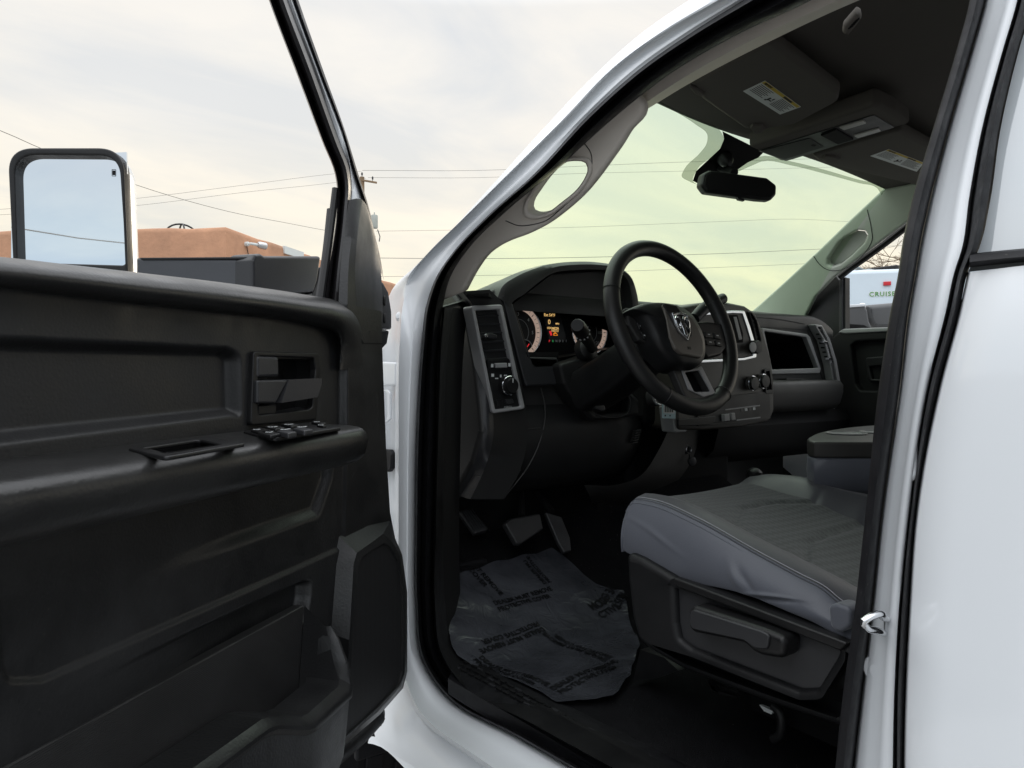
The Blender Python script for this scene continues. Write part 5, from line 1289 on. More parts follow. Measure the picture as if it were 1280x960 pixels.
# ---- passenger side pillar and door
RPn = Frame((1.0-.42*(1.46-1.32)-.11, 1.3, 1.46), (0, 1, 0), (-.387, 0, .922)); RPn.n = RPn.ex.cross(RPn.ey)
RP = Frame((.83, 1.45, 1.46), (0, 1, 0), (-.387, 0, .922))
if RP.n.x > 0: RP = Frame((.83, 1.45, 1.46), (0, -1, 0), (-.387, 0, .922))
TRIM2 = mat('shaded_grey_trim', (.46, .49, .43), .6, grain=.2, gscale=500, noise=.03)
m = MB()
ppx = [(936,392),(948,382),(980,353),(1020,316),(1060,277),(1092,247),(1104,236),(1130,232),(1160,225),(1160,262),(1134,278),(1108,297),(1080,318),(1055,337),(1040,349),(1018,372),(1006,396),(985,400)]
hol2 = [(1034,331),(1034,324),(1048,303),(1058,295),(1072,288),(1081,289),(1084,294),(1080,303),(1064,319),(1050,330),(1040,333.5)]
m.ppl(RP, ppx, -.03, .0, TRIM2, .008, .01, [hol2], .006, res=3)
pt2 = obj('pillar_trim', m, truck, angle=50)
m = MB(); hv = [RP.hit(u, v, -.004) for u, v in hol2]; hb = [RP.hit(u+1, v, -.035) for u, v in hol2]
m.loft([hv, hb], TRIM2, cv=True); m.add(hb, [tuple(range(len(hb)))], TRIM2)
obj('handle_recess', m, pt2, angle=50)
m = MB(); m.tube([RP.hit(u, v, .0008) for u, v in cat([(1017,320),(1024,330),(1034,337),(1048,338),(1066,330),(1084,312),(1090,300),(1089,285),(1084,262)], 36)], .0012, DGREY, 6); obj('handle_seam', m, pt2)
PD = face_left(.84)
m = MB()
m.ppl(PD, [(1036,425),(1046,416),(1056,414),(1140,408),(1180,640),(1050,640),(1046,560),(1040,480)], -.06, .0, PADB, .008, .01, [[(1063,432),(1070,427),(1130,424),(1135,490),(1075,488),(1069,480)]], .01)
m.ppl(PD, [(1058,424),(1140,418),(1145,500),(1066,494)], -.06, -.03, PADB, .002)
pdoor = obj('passenger_door', m, truck)
m = MB(); m.ppl(PD, [(1082,447),(1130,443),(1132,478),(1088,477),(1084,472)], -.032, -.012, BLACK, .004, .008, [[(1086,458),(1130,455),(1130,474),(1090,474)]], .004)
obj('release_handle', m, pdoor)
m = MB(); m.ppl(PD, [(1046,416),(1054,411),(1140,408),(1140,413),(1056,417)], -.05, .006, GREY, .004, .004); obj('window_ledge', m, pdoor)
m = MB(); m.ppl(PD, [(990,400),(1008,366),(1040,338),(1050,352),(1050,418),(1034,426)], -.04, -.002, BLACK, .004, .006); m.ppl(PD, [(1048.5,350),(1053,346),(1053,414),(1048.5,417)], -.03, .0, DGREY, .003)
m.ppl(PD, [(1053,347),(1056.5,347),(1056.5,413),(1053,414)], -.04, -.008, BLACK, .002)
obj('sail_trim', m, pdoor)
m = MB()
fm_ = [RP.hit(u, v, -.06) for u, v in cat([(1050,346),(1060,338),(1085,320),(1112,300),(1140,278),(1170,256)], 16)]
m.tube(fm_, .012, BLACK, 8); obj('window_frame', m, pdoor)
m = MB(); MGREY = mat('mirror_shell_grey', (.11, .112, .115), .5, noise=.05)
MX = Frame(PX(1070, 396, 1.10), (.6, -.8, 0), (0, 0, 1))
m.ppl(MX, [(1050,383),(1080,381.5),(1084,388),(1086,402),(1090,410),(1050,414)], -.05, .0, MGREY, .006, .006)
m.ppl(MX, [(1050,381.5),(1076,380),(1081,380),(1082,383),(1050,385)], -.05, .004, JAMB, .002)
m.ppl(MX, [(1050,404),(1080,406),(1086,409),(1090,412),(1050,415)], -.04, .002, BLACK, .002)
omr = obj('outside_mirror', m, pdoor)
m = MB(); MX2 = Frame(PX(1100, 396, 1.2), (.75, -.66, 0), (0, 0, 1))
m.ppl(MX2, [(1083,381),(1140,376),(1140,412),(1096,411.5),(1090,408),(1085,398)], -.10, .0, MGREY, .02, .012, res=4)
m.lathe(MX2.hit(1078, 381, .0), (0, 0, 1), [(.012, -.01), (.012, .003), (.008, .006), (.001, .007)], JAMB, 18)
obj('mirror_housing', m, pdoor)
# front wheel
m = MB(); WCt = Vector((-.86, 1.99, .42)); R0 = .42
prof = [(.26, -.13), (.30, -.145), (.36, -.15), (.40, -.14), (.415, -.12), (.42, -.06), (.42, .06), (.415, .12), (.40, .14), (.36, .15), (.30, .145), (.26, .13)]
m.lathe(WCt, (1, 0, 0), prof, RUBBER, 56)
for k in range(40):
    t = 2*math.pi*k/40
    for j, (o_, w_) in enumerate(((-.105, .05), (-.04, .045), (.04, .045), (.105, .05))):
        tt2 = t+(j % 2)*.07; c_ = WCt+Vector((o_, math.cos(tt2)*(R0+.002), math.sin(tt2)*(R0+.002)))
        Rm = Matrix.Rotation(tt2, 3, 'X') @ Matrix.Rotation(rad(12 if j < 2 else -12), 3, 'Y') if False else Matrix.Rotation(tt2, 3, 'X')
        m.box(c_, (w_, .014, .048), RUBBER, Rm)
fw = obj('front_wheel', m, truck, bevel=.003)
m = MB(); m.lathe(WCt, (1, 0, 0), [(.26, -.12), (.25, -.13), (.22, -.08), (.10, -.06), (.08, -.12), (.001, -.125)], STEEL, 40); obj('wheel_rim', m, fw)
m = MB(); m.box((-.80, 1.50, .56), (.36, .02, .34), RUBBER); m.box((-.80, 1.56, .78), (.34, .14, .03), RUBBER); m.box((-.95, 1.44, .58), (.05, .10, .05), STEEL); obj('mud_flap', m, truck, bevel=.006)
for nm_, x, y in (('rear_wheel', -.86, -1.95), ('rear_wheel', .86, -1.95), ('front_wheel', .86, 1.99)):
    m = MB(); m.lathe((x, y, .42), (1, 0, 0), prof, RUBBER, 40)
    obj(nm_, m, truck)
# ================================================================== loose things in the cab
PLAST = bpy.data.materials.new('clear_dusty_film'); PLAST.use_nodes = True; nt = PLAST.node_tree; N_ = nt.nodes; b_ = N_['Principled BSDF']
tc = N_.new('ShaderNodeTexCoord'); nz = N_.new('ShaderNodeTexNoise'); nz.inputs['Scale'].default_value = 9; nz.inputs['Detail'].default_value = 8; nt.links.new(tc.outputs['Object'], nz.inputs['Vector'])
cr_ = N_.new('ShaderNodeValToRGB'); cr_.color_ramp.elements[0].position = .35; cr_.color_ramp.elements[0].color = (.032, .034, .040, 1); cr_.color_ramp.elements[1].position = .7; cr_.color_ramp.elements[1].color = (.060, .063, .073, 1)
nt.links.new(nz.outputs['Fac'], cr_.inputs[0]); nt.links.new(cr_.outputs[0], b_.inputs['Base Color']); b_.inputs['Roughness'].default_value = .24
nz2 = N_.new('ShaderNodeTexNoise'); nz2.inputs['Scale'].default_value = 26; nz2.inputs['Detail'].default_value = 3; nz2.inputs['Distortion'].default_value = 1.2; nt.links.new(tc.outputs['Object'], nz2.inputs['Vector'])
bp = N_.new('ShaderNodeBump'); bp.inputs['Strength'].default_value = .5; bp.inputs['Distance'].default_value = .007; nt.links.new(nz2.outputs['Fac'], bp.inputs['Height']); nt.links.new(bp.outputs[0], b_.inputs['Normal'])
film_px = [(556,725),(600,711),(650,698),(690,688),(702,696),(716,708),(730,720),(745,730),(760,735),(780,739),(784,762),(788,785),(800,807),(795,822),(790,836),(788,848),(766,874),(745,877),(720,877),(695,879),(675,867),(630,849),(590,835),(572,824),(565,812),(562,795),(556,760)]
fl2 = [on_floor(u, v, .006) for u, v in film_px]; out_l = [(p.x, p.y) for p in fl2]
bm = bmesh.new(); n_ = 110
xs = np.linspace(min(p[0] for p in out_l), max(p[0] for p in out_l), n_); ysg = np.linspace(min(p[1] for p in out_l), max(p[1] for p in out_l), n_)
XX, YY = np.meshgrid(xs, ysg); SD = sdf(XX, YY, out_l)
def film_h(x, y, d):
    w = .0022*math.sin(x*31+y*17+2*math.sin(y*23))+.0016*math.sin(x*11-y*37+1.5*math.sin(x*29))
    w += .006*max(0, 1+d/.025)*(.5+.5*math.sin(x*63+y*49))
    return floor_z(y)+.006+w*.8+.003
m = MB(); idx = {}
V = []; Fc = []
cs = xs[1]-xs[0]
for j in range(n_):
    for i in range(n_):
        x, y = XX[j, i], YY[j, i]
        if SD[j, i] > 0:      # pull the border cells onto the outline
            best = min(range(len(out_l)), key=lambda k: (out_l[k][0]-x)**2+(out_l[k][1]-y)**2)
            bx, by = x, y; bd = 9
            for k in range(len(out_l)):
                a = np.array(out_l[k-1]); b = np.array(out_l[k]); e = b-a; t = min(max(((x-a[0])*e[0]+(y-a[1])*e[1])/max(e.dot(e), 1e-9), 0), 1); q = a+e*t; d = math.hypot(q[0]-x, q[1]-y)
                if d < bd: bd, bx, by = d, q[0], q[1]
            if bd > max(cs, ysg[1]-ysg[0])*1.5: V.append(None); continue
            x, y = bx, by
        V.append((x, y, film_h(x, y, min(SD[j, i], 0))))
remap = {}; VV = []
for k, v in enumerate(V):
    if v is not None: remap[k] = len(VV); VV.append(v)
for j in range(n_-1):
    for i in range(n_-1):
        q = [j*n_+i, j*n_+i+1, (j+1)*n_+i+1, (j+1)*n_+i]
        if all(k in remap for k in q) and min(SD[j, i], SD[j, i+1], SD[j+1, i], SD[j+1, i+1]) < 0: Fc.append(tuple(remap[k] for k in q))
m.add(VV, Fc, PLAST); bm.free()
def ftext(lines, p0, p1, flip=False):
    a = on_floor(*p0); b = on_floor(*p1); d = Vector((b.x-a.x, b.y-a.y)); L_ = d.length; d.normalize(); up = Vector((-d.y, d.x))
    size = L_/ (len(lines[0])*.62)
    def fn(x, y, z, k=0):
        q = Vector((a.x, a.y))+d*x+up*(y-k*size*1.05); dd = sdf(np.array([q.x]), np.array([q.y]), out_l)[0]
        return Vector((q.x, q.y, film_h(q.x, q.y, min(dd, 0))+.0022))
    for k, s_ in enumerate(lines): m.text(lambda x, y, z: fn(x, y, z, k), s_, size, INK, bold=.0006)
A_, B_ = 'DEALER MUST REMOVE', 'PROTECTIVE COVER'
ftext([A_, B_], (619,763), (696,742))
ftext([A_, B_], (598,829), (690,866))
ftext([A_[:18], B_], (692,868), (778,830))
ftext([A_, B_], (678,790), (592,822))
ftext([A_, B_], (760,830), (676,792))
ftext(['ST REMOVE', 'COVER'], (592,714), (628,752))
ftext(['DEALER MU', 'PROTECTIVE'], (684,735), (656,704))
ftext(['MUST', 'VE CO'], (776,744), (764,762))
ftext(['MOVE', 'CTIVE'], (741,768), (764,758))
tag(obj('floor_mat_cover', m, None, angle=70), 'crinkled clear plastic floor cover printed DEALER MUST REMOVE PROTECTIVE COVER', 'plastic cover')
# key tag hanging from the ignition
tagq = [(828,502.5),(845,506),(844.5,523.5),(828,523)]; TG = face_y(1.28)
m = MB(); m.ppl(TG, tagq, -.002, .0, mat('clear_tag_sleeve', (.42, .58, .62), .25), .0008, .003)
key_tag = obj('key_tag', m, None)
tag(key_tag, 'pale blue paper key tag hanging from the ignition behind the steering wheel', 'key tag')
m = MB(); m.ppl(TG, [(829.5,504.5),(843.5,507),(843.2,517),(829.5,516.5)], .0, .0006, LABEL)
for k in range(5): m.ppl(TG, [(831+k*2.3,506.5+k*.3),(832.3+k*2.3,506.7+k*.3),(832.3+k*2.3,515.5),(831+k*2.3,515.3)], .0006, .0009, INK)
for u in (831.5, 837.5): 
    a, b = TG.loc(u, 519.5); m.plate(TG, [arc(a, b, .0022, 12)], .0, .0008, INK)
obj('paper_insert', m, key_tag)
m = MB(); kr = PY(824, 499, 1.285); m.tube([kr+Vector((.014*math.cos(t), -.002*math.sin(3*t), .014*math.sin(t))) for t in np.linspace(0, 2*math.pi, 24, endpoint=False)], .0014, STEEL, 6, closed=True); m.tube([kr+Vector((.004, 0, -.012)), TG.hit(832, 503.5, 0)], .001, STEEL, 6)
obj('key_ring', m, key_tag)
# ================================================================== OUTSIDE
PALE_GROUND = mat('pale_bounce_ground', (.27, .265, .255), .9, grain=.6, gscale=60, kind='noise', noise=.25, nscale=1.5, dist=.01)  # unseen ground, made pale to bounce light up into the cab
m = MB(); m.add([(-1500, -1500, 0), (1500, -1500, 0), (1500, 1500, 0), (-1500, 1500, 0)], [(0, 1, 2, 3)], PALE_GROUND)
g = obj('ground', m); g['kind'] = 'structure'
def at(u, v, dist):     # point seen at (u, v) at that depth
    return CAM+ray(u, v)*dist
def top_z(v, dist): return CAM.z+(472-v)/F*dist
# adobe building
ADOBE = mat('adobe_stucco', (.44, .235, .14), .95, grain=.7, gscale=9, kind='noise', noise=.24, nscale=.9, dist=.02)
nd = ADOBE.node_tree
cA_ = at(283, 472, 15.0); cA_.z = 0
h0 = top_z(283, 15.0)
lft = at(-80, 472, 15.6); lft.z = 0
rgt = at(500, 472, 24.5); rgt.z = 0
def wall(a, b, z0, z1, th, mt, m, n=14):
    d = (b-a); d.z = 0; nrm = Vector((-d.y, d.x, 0)).normalized()*th; rows = []
    for k in range(n+1):
        t = k/n; p = a+d*t; jz = .012*math.sin(k*2.1)+.008*math.sin(k*5.3)
        rows.append([Vector((p.x, p.y, z0)), Vector((p.x, p.y, z1-.18+jz)), Vector((p.x, p.y, z1-.05+jz))+nrm*.15, Vector((p.x, p.y, z1+jz))+nrm*.5, Vector((p.x, p.y, z1-.06+jz))+nrm, Vector((p.x, p.y, z0))+nrm])
    m.loft(rows, mt)
c2_ = rgt+(lft-cA_)
foot = [lft, cA_, rgt, c2_]; cen = sum(foot, Vector())/4
def ring(inset, z):
    out = []
    for i in range(4):
        a, b_ = foot[i], foot[(i+1) % 4]
        for k in range(16):
            t = k/16; p = a+(b_-a)*t; d = (cen-p); d.z = 0
            e_ = min(t, 1-t); q = p+d.normalized()*(inset*(1.35 if k == 0 else 1))
            out.append(Vector((q.x, q.y, z+(.012*math.sin(k*2.1+i)+.01*math.sin(k*5.3) if z > 1 else 0))))
    return out
m = MB(); m.loft([ring(0, 0), ring(0, h0-.12), ring(.03, h0-.04), ring(.12, h0), ring(.32, h0-.02), ring(.36, h0-.5)], ADOBE, cv=True)
m.add([(p.x, p.y, h0-.48) for p in ring(.36, h0)], [tuple(range(64))], mat('roof_gravel', (.3, .29, .27), .95))
bld = obj('adobe_building', m, angle=70)
tag(bld, 'tan adobe stucco building with a flat parapet roof behind the open door', 'building')
dR = (rgt-cA_).normalized(); nR = Vector((dR.y, -dR.x, 0))
def onwall(u, v, off=0):
    return plane_hit(u, v, cA_+nR*off, nR)
m = MB(); q = onwall(308, 305, .02); m.lathe(q, nR, [(.05, -.02), (.05, .05), (.02, .06)], LABEL, 14); m.tube([q, q+nR*.12, q+nR*.2+dR*.15], .03, LABEL, 8); m.lathe(q+nR*.2+dR*.12, dR*.9+nR*.2, [(.05, 0), (.075, .05), (.08, .22), (.06, .24)], STEEL, 18)
m.tube([q, q+dR*.1+Vector((0, 0, -.3)), q+dR*.25+Vector((0, 0, -.55))], .008, INK, 5)
obj('wall_lamp', m, bld)
m = MB(); w_ = onwall(367, 316, .01); m.box(w_, (.9, .06, .18), LABEL, Matrix.Rotation(math.atan2(dR.y, dR.x), 3, 'Z')); obj('wall_panel', m, bld)
# rooftop things
R2 = at(227, 284, 16.5); R2.z = h0-.35
m = MB()
for a_ in (0, 1.57): m.tube([R2+Vector((math.cos(a_)*.36*math.cos(t), math.sin(a_)*.36*math.cos(t), .42+.30*math.sin(t))) for t in np.linspace(0, math.pi, 14)], .02, BLACK, 6)
m.tube([R2+Vector((.36*math.cos(t), .36*math.sin(t), .42)) for t in np.linspace(0, 2*math.pi, 20, endpoint=False)], .016, BLACK, 6, closed=True)
for a_ in (0, 1.57, 3.14, 4.71): m.tube([R2+Vector((math.cos(a_)*.36, math.sin(a_)*.36, .42)), R2+Vector((math.cos(a_)*.36, math.sin(a_)*.36, 0))], .016, BLACK, 6)
cage = obj('roof_cage', m); tag(cage, 'small hooped wire cage round a white vent on the adobe roof', 'roof vent')
m = MB(); m.lathe(R2, (0, 0, 1), [(.12, 0), (.12, .45), (.16, .46), (.16, .56), (.02, .6)], LABEL, 16); obj('vent_pipe', m, cage)
m = MB(); u_ = at(256, 283, 18); u_.z = h0-.4
m.box(u_+Vector((0, 0, .42)), (1.05, 1.0, .72), mat('tan_metal', (.42, .36, .22), .6, noise=.08), Matrix.Rotation(rad(-25), 3, 'Z'))
for k in range(7): m.box(u_+Vector((0, 0, .14+k*.085)), (1.07, 1.02, .02), DGREY, Matrix.Rotation(rad(-25), 3, 'Z'))
ac = obj('rooftop_cooler', m); tag(ac, 'tan box cooler on the adobe roof beside the hooped cage', 'cooler')
m = MB(); d_ = at(193, 288, 18); d_.z = h0-.3
m.loft([[d_+Vector((x, 0, z)) for x, z in [(-1.0, 0), (-.7, .26), (-.2, .36), (.3, .34), (.8, .2), (1.0, 0)]], [d_+Vector((x, 1.2, z)) for x, z in [(-1.0, 0), (-.7, .26), (-.2, .36), (.3, .34), (.8, .2), (1.0, 0)]]], LABEL); m.tube([d_+Vector((x, -.02, z)) for x, z in [(-1.0, 0), (-.7, .27), (-.2, .37), (.3, .35), (.8, .21), (1.0, 0)]], .025, BLACK, 6)
sk = obj('roof_skylight', m); tag(sk, 'low white domed skylight on the adobe roof beside the truck mirror', 'skylight')
# utility pole
WOOD = mat('weathered_wood', (.22, .15, .09), .9, noise=.25, nscale=3, grain=.5, gscale=20, kind='noise', dist=.01)
pd = 45.0; pb = at(453, 472, pd); pb.z = 0; ph = top_z(222, pd)
m = MB(); m.lathe(pb, (0, 0, 1), [(.20, 0), (.15, ph), (.001, ph+.02)], WOOD, 14)
pole = obj('utility_pole', m); tag(pole, 'wooden utility pole with crossarm and grey transformer beyond the truck', 'utility pole')
m = MB(); ca = at(457, 226, pd-.25); arm_d = (RIGHT*.93+Vector((0, 0, -.16))).normalized(); m.tube([ca-arm_d*.2, ca+arm_d*.72], .07, WOOD, 4); arm = obj('crossarm', m, pole)
for q in (pb+Vector((0, 0, ph)), ca+arm_d*.45+Vector((0, 0, .05))):
    m = MB(); m.lathe(q, (0, 0, 1), [(.02, -.05), (.02, .1), (.06, .13), (.05, .2), (.06, .24), (.03, .3), (.001, .31)], DGREY, 12); obj('insulator', m, pole)
m = MB(); tq = at(468, 277, pd-.3); m.lathe(tq-Vector((0, 0, .42)), (0, 0, 1), [(.20, 0), (.22, .05), (.22, .75), (.20, .82), (.05, .86), (.03, 1.0), (.001, 1.02)], mat('transformer_grey', (.4, .42, .38), .5, noise=.1), 20); m.tube([tq-Vector((0, 0, .1)), Vector((pb.x, pb.y, tq.z-.1))], .05, STEEL, 6); m.tube([tq+RIGHT*.2+Vector((0, 0, -.5)), tq+RIGHT*.35+Vector((0, 0, -.95)), tq+RIGHT*.3+Vector((0, 0, -1.25))], .03, DGREY, 6)
obj('transformer', m, pole)
# power lines: each hangs between real points
WIRE = mat('wire', (.20, .19, .17), .7)
def wire(pts, label, r=.012, n=30, group='overhead power lines'):
    P_ = [at(u, v, d) for u, v, d in pts]; m = MB(); m.tube([Vector(p) for p in cat(P_, n)], r*.52, WIRE, 5)
    tag(obj('power_line', m), label, 'power line', group)
wire([(-60,142,20), (0,163,22), (50,185,24), (170,231,28), (280,263,33), (360,279,38), (420,290,42), (470,296,45)], 'thick dark cable sagging over the adobe building towards the pole', .022)
wire([(-60,266,38), (180,247,38), (300,232,40), (420,217,44), (452,214,45)], 'upper of two thin wires rising towards the pole behind the mirror', .017)
wire([(-60,272,38), (180,256,38), (300,241,40), (420,228,44), (457,223,45)], 'lower of two thin wires rising towards the pole behind the mirror', .017)
wire([(453,213,45), (600,213,50), (720,208,54), (840,203,58), (1000,199,64), (1200,190,72)], 'highest wire leaving the pole and crossing the windshield below the visor', .024)
wire([(460,222,45), (600,222,50), (720,217,54), (850,214,58), (1000,210,64), (1200,204,72)], 'wire strung from the crossarm tip, just under the highest windshield wire', .020)
wire([(470,289,45), (600,287,50), (720,284,54), (900,277,60), (1000,274,64), (1060,277,66), (1200,268,72)], 'middle wire crossing the windshield above the steering wheel', .020)
wire([(440,322,38), (520,323,40), (640,323,43), (760,321,46), (900,317,50), (1010,312,54), (1200,304,60)], 'thick lower wire crossing behind the top of the steering wheel', .030)
wire([(440,346,38), (620,344,43), (780,339,46), (880,335,50), (1000,330,54), (1200,320,60)], 'lowest wire seen just above the dashboard top', .020)
def bounce(u, v, dist):
    p = MF.hit(u, v, -.01); d = (p-CAM).normalized(); return p+(d-MF.n*2*d.dot(MF.n))*dist
ma, mb_ = bounce(20, 285, 24), bounce(157, 304, 30); mw = [ma*1.5-mb_*.5, ma, (ma+mb_)/2-Vector((0, 0, .05)), mb_, mb_*1.5-ma*.5]
m = MB(); m.tube(mw, .02, WIRE, 5)
tag(obj('power_line', m), 'wire behind the camera seen only as a line in the door mirror', 'power line', 'overhead power lines')
# travel trailer
RVW = mat('trailer_white', (.62, .70, .76), .35, coat=.4, noise=.03, nscale=3)
rd = 10.5; rp = at(1090, 472, rd); 
rn = Vector((-ray(1090, 472).x, -ray(1090, 472).y, 0)).normalized(); rn = (Matrix.Rotation(rad(12), 3, 'Z') @ rn)
RVF = Frame((rp.x, rp.y, 0), Vector((-rn.y, rn.x, 0)), (0, 0, 1))
if RVF.n.dot(rn) < 0: RVF = Frame((rp.x, rp.y, 0), Vector((rn.y, -rn.x, 0)), (0, 0, 1))
m = MB(); al, bt = RVF.loc(1052, 338)
bb = RVF.loc(1055, 405)[1]
m.plate(RVF, [rpoly([(al-.05, .55), (al+2.4, .55), (al+2.4, bt), (al-.05, bt)], .12)], -5.2, .0, RVW, .06)
trailer = obj('travel_trailer', m); tag(trailer, 'white travel trailer lettered in green, parked beyond the passenger window', 'travel trailer')
m = MB(); a, b = RVF.loc(1086.5, 370.5, .01)
GRN = mat('green_vinyl', (.10, .28, .08), .5); WOUT = mat('white_vinyl', (.75, .77, .78), .5)
u2 = RVF.loc(1113, 371)[0]; sz = (u2-a)/(4.3*.72)
m.text(lambda x, y, z: RVF.w(a+x, b+y, .004), 'CRUISER', sz, WOUT, spacing=1.22, bold=.010)
m.text(lambda x, y, z: RVF.w(a+x, b+y, .009), 'CRUISER', sz, GRN, spacing=1.22, bold=.002); obj('trailer_lettering', m, trailer)
m = MB(); m.ppl(RVF, [(1104.5,352),(1114,351.5),(1114,356.5),(1104.5,357)], .0, .03, mat('red_lens', (.55, .02, .03), .3), .01); obj('marker_lamp', m, trailer)
m = MB(); ua, ub = RVF.loc(1121, 338); m.box(RVF.w(ua, ub+.06, -.6), (.35, .5, .14), BLACK); obj('roof_unit', m, trailer, bevel=.02)
m = MB(); ua, ub = RVF.loc(1070, 338); m.loft([[RVF.w(ua+x*.26, ub+z*.16, -.5-d) for x, z in [(-1, 0), (-.9, .6), (-.5, .95), (0, 1), (.5, .8), (.85, .5), (1, 0)]] for d in (0, .5)], RVW); m.box(RVF.w(ua+.2, ub+.03, -.7), (.6, .6, .05), LABEL); obj('vent_dome', m, trailer)
for x in (0, 1.7):
    m = MB(); m.lathe(RVF.w(al+.1+x, .36, -1.0), RVF.n, [(.36, -.1), (.36, .1)], RUBBER, 24); obj('trailer_wheel', m, trailer)
# bare trees
BARK = mat('bare_twigs', (.20, .145, .09), .9)
def tree(base, H_, seed, label, spread=.55, depth=6, lean=0):
    rnd = random.Random(seed); m = MB(); t_ = MB()
    def grow(mb, p, d, L_, r, k):
        q = p+d*L_; mid = (p+q)/2+Vector((rnd.uniform(-1, 1), rnd.uniform(-1, 1), rnd.uniform(-.5, .5)))*L_*.08
        mb.tube([p, mid, q], lambda t: r*(1-.35*t), BARK, 5 if k > 3 else 3)
        if k == 0: return
        for i in range(3 if k > 2 else 4):
            nd_ = (d+Vector((rnd.gauss(0, 1), rnd.gauss(0, 1), rnd.gauss(.15, .6)))*spread).normalized()
            grow(m, p+d*L_*rnd.uniform(.55, 1.0) if i else q, nd_, L_*rnd.uniform(.6, .82), r*.58, k-1)
    grow(t_, Vector(base), Vector((0, 0, 1)), H_*.26, H_*.018, depth)
    o = obj('bare_tree', t_ if False else t_); tag(o, label, 'tree', 'bare winter trees')
    obj('branches', m, o); return o
tb = at(1150, 472, 24); tb.z = 0; tree(tb, 9.6, 3, 'leafless tree with tangled twigs behind the travel trailer', .62, 6)
tb = at(1122, 472, 27); tb.z = 0; tree(tb, 8.8, 8, 'second leafless tree behind the trailer, nearer the windshield pillar', .6, 5)
tb = at(325, 472, 34); tb.z = 0; tree(tb, 9.2, 5, 'faint bare tree rising behind the adobe parapet corner', .55, 6)
tb = at(486, 472, 40); tb.z = 0; tree(tb, 8.4, 12, 'bare tree top showing beside the white windshield pillar', .5, 5)
# ================================================================== light
SUN_EL, SUN_AZ = rad(9), rad(38)          # low, ahead of the truck and to its right
w = bpy.data.worlds.new('World'); sc.world = w; w.use_nodes = True; nt = w.node_tree; N_ = nt.nodes; N_.clear(); L = nt.links
out = N_.new('ShaderNodeOutputWorld'); bg = N_.new('ShaderNodeBackground'); L.new(bg.outputs[0], out.inputs[0]); bg.inputs[1].default_value = .10
sky = N_.new('ShaderNodeTexSky'); sky.sky_type = 'NISHITA'; sky.sun_disc = False; sky.sun_elevation = SUN_EL; sky.sun_rotation = SUN_AZ; sky.dust_density = 1.5; sky.altitude = 1500
tc = N_.new('ShaderNodeTexCoord'); sp = N_.new('ShaderNodeSeparateXYZ'); L.new(tc.outputs['Generated'], sp.inputs[0])
def math_(op, a, b=None, c=None):
    n = N_.new('ShaderNodeMath'); n.operation = op
    for i, x in enumerate((a, b, c)):
        if x is None: continue
        if isinstance(x, (int, float)): n.inputs[i].default_value = x
        else: L.new(x, n.inputs[i])
    return n.outputs[0]
zc = math_('MAXIMUM', sp.outputs[2], 0.0)
den = math_('ADD', zc, .16)
cx_ = math_('DIVIDE', sp.outputs[0], den); cy_ = math_('DIVIDE', sp.outputs[1], den)
cv = N_.new('ShaderNodeCombineXYZ'); L.new(cx_, cv.inputs[0]); L.new(cy_, cv.inputs[1])
mp = N_.new('ShaderNodeMapping'); mp.inputs['Rotation'].default_value = (0, 0, rad(-25)); mp.inputs['Scale'].default_value = (1.0, 2.0, 1); L.new(cv.outputs[0], mp.inputs[0])
n1 = N_.new('ShaderNodeTexNoise'); n1.inputs['Scale'].default_value = 1.15; n1.inputs['Detail'].default_value = 9; n1.inputs['Roughness'].default_value = .56; n1.inputs['Distortion'].default_value = .5; L.new(mp.outputs[0], n1.inputs['Vector'])
n2 = N_.new('ShaderNodeTexNoise'); n2.inputs['Scale'].default_value = .7; n2.inputs['Detail'].default_value = 5; L.new(cv.outputs[0], n2.inputs['Vector'])
# cloud colour by height: warm at the horizon towards the sun, cool grey overhead, brightened above the view to light the white paint
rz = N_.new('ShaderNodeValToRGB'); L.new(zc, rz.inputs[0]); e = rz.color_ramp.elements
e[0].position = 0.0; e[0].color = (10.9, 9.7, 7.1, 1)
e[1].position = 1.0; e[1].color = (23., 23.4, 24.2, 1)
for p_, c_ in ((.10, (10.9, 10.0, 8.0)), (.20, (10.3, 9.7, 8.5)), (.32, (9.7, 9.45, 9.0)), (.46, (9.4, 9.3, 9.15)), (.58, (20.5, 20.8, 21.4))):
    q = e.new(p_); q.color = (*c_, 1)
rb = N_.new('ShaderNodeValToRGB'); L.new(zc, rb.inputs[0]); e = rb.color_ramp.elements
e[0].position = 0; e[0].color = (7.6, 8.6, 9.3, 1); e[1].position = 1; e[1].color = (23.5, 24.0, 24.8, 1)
q = e.new(.18); q.color = (6.5, 7.6, 8.5, 1); q = e.new(.3); q.color = (8.0, 8.3, 8.6, 1); q = e.new(.40); q.color = (13, 13.5, 14.4, 1); q = e.new(.52); q.color = (21.5, 22.0, 22.8, 1)  # sky away from the sun, brightened higher up to light the body side
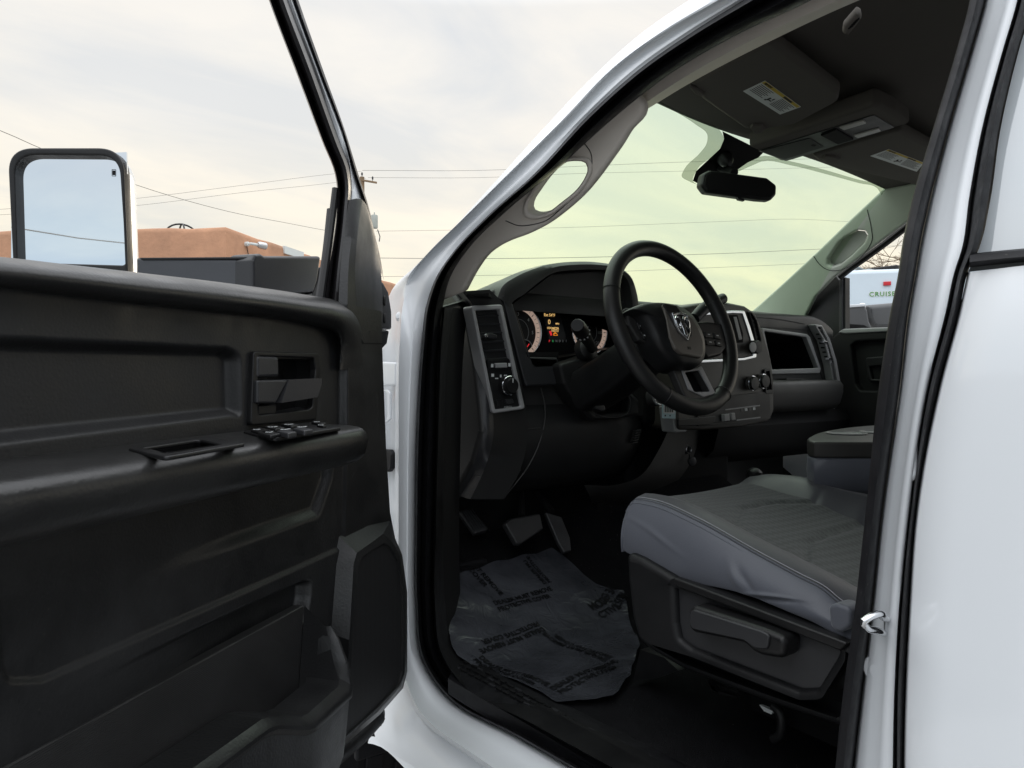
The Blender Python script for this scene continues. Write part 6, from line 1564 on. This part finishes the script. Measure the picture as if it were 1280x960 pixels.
# towards-the-sun factor
sd = Vector((math.sin(SUN_AZ), math.cos(SUN_AZ), 0))
dt = math_('ADD', math_('MULTIPLY', sp.outputs[0], sd.x), math_('MULTIPLY', sp.outputs[1], sd.y))
fs = N_.new('ShaderNodeMapRange'); fs.interpolation_type = 'SMOOTHSTEP'; fs.inputs[1].default_value = -.35; fs.inputs[2].default_value = .45; L.new(dt, fs.inputs[0])
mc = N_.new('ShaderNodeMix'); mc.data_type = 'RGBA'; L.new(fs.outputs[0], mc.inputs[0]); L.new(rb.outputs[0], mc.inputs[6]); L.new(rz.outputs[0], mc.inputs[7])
sh = N_.new('ShaderNodeMapRange'); sh.inputs[1].default_value = .3; sh.inputs[2].default_value = .7; sh.inputs[3].default_value = .82; sh.inputs[4].default_value = 1.06; L.new(n1.outputs['Fac'], sh.inputs[0])
tn = N_.new('ShaderNodeMix'); tn.data_type = 'RGBA'; tn.inputs[6].default_value = (.845, .875, .915, 1); tn.inputs[7].default_value = (1.03, 1.01, .975, 1)
sh.inputs[1].default_value = .36; sh.inputs[2].default_value = .62; sh.inputs[3].default_value = 0; sh.inputs[4].default_value = 1; L.new(sh.outputs[0], tn.inputs[0])
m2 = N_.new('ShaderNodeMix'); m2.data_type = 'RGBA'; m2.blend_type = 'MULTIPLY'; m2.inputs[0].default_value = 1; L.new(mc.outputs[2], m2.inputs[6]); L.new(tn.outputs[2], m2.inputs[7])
cf = N_.new('ShaderNodeMapRange'); cf.inputs[1].default_value = .36; cf.inputs[2].default_value = .58; cf.inputs[3].default_value = .9; cf.inputs[4].default_value = 1.0; L.new(n2.outputs['Fac'], cf.inputs[0])
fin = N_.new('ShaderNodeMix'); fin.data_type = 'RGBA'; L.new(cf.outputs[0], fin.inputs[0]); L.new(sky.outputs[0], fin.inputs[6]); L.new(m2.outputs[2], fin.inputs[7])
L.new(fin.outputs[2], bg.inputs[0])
sl = bpy.data.lights.new('sun', 'SUN'); sl.energy = .5; sl.angle = rad(16); sl.color = (1, .86, .66)
so = bpy.data.objects.new('sun', sl); COL.objects.link(so)
sdir = Vector((math.sin(SUN_AZ)*math.cos(SUN_EL), math.cos(SUN_AZ)*math.cos(SUN_EL), math.sin(SUN_EL)))
so.rotation_euler = sdir.to_track_quat('Z', 'Y').to_euler()
sc.render.engine = 'CYCLES'
sc.cycles.use_denoising = True; sc.cycles.max_bounces = 8; sc.cycles.transparent_max_bounces = 12
sc.cycles.use_adaptive_sampling = True; sc.cycles.sample_clamp_indirect = 6
sc.view_settings.view_transform = 'Standard'; sc.view_settings.look = 'None'; sc.view_settings.exposure = 0; sc.view_settings.gamma = 1
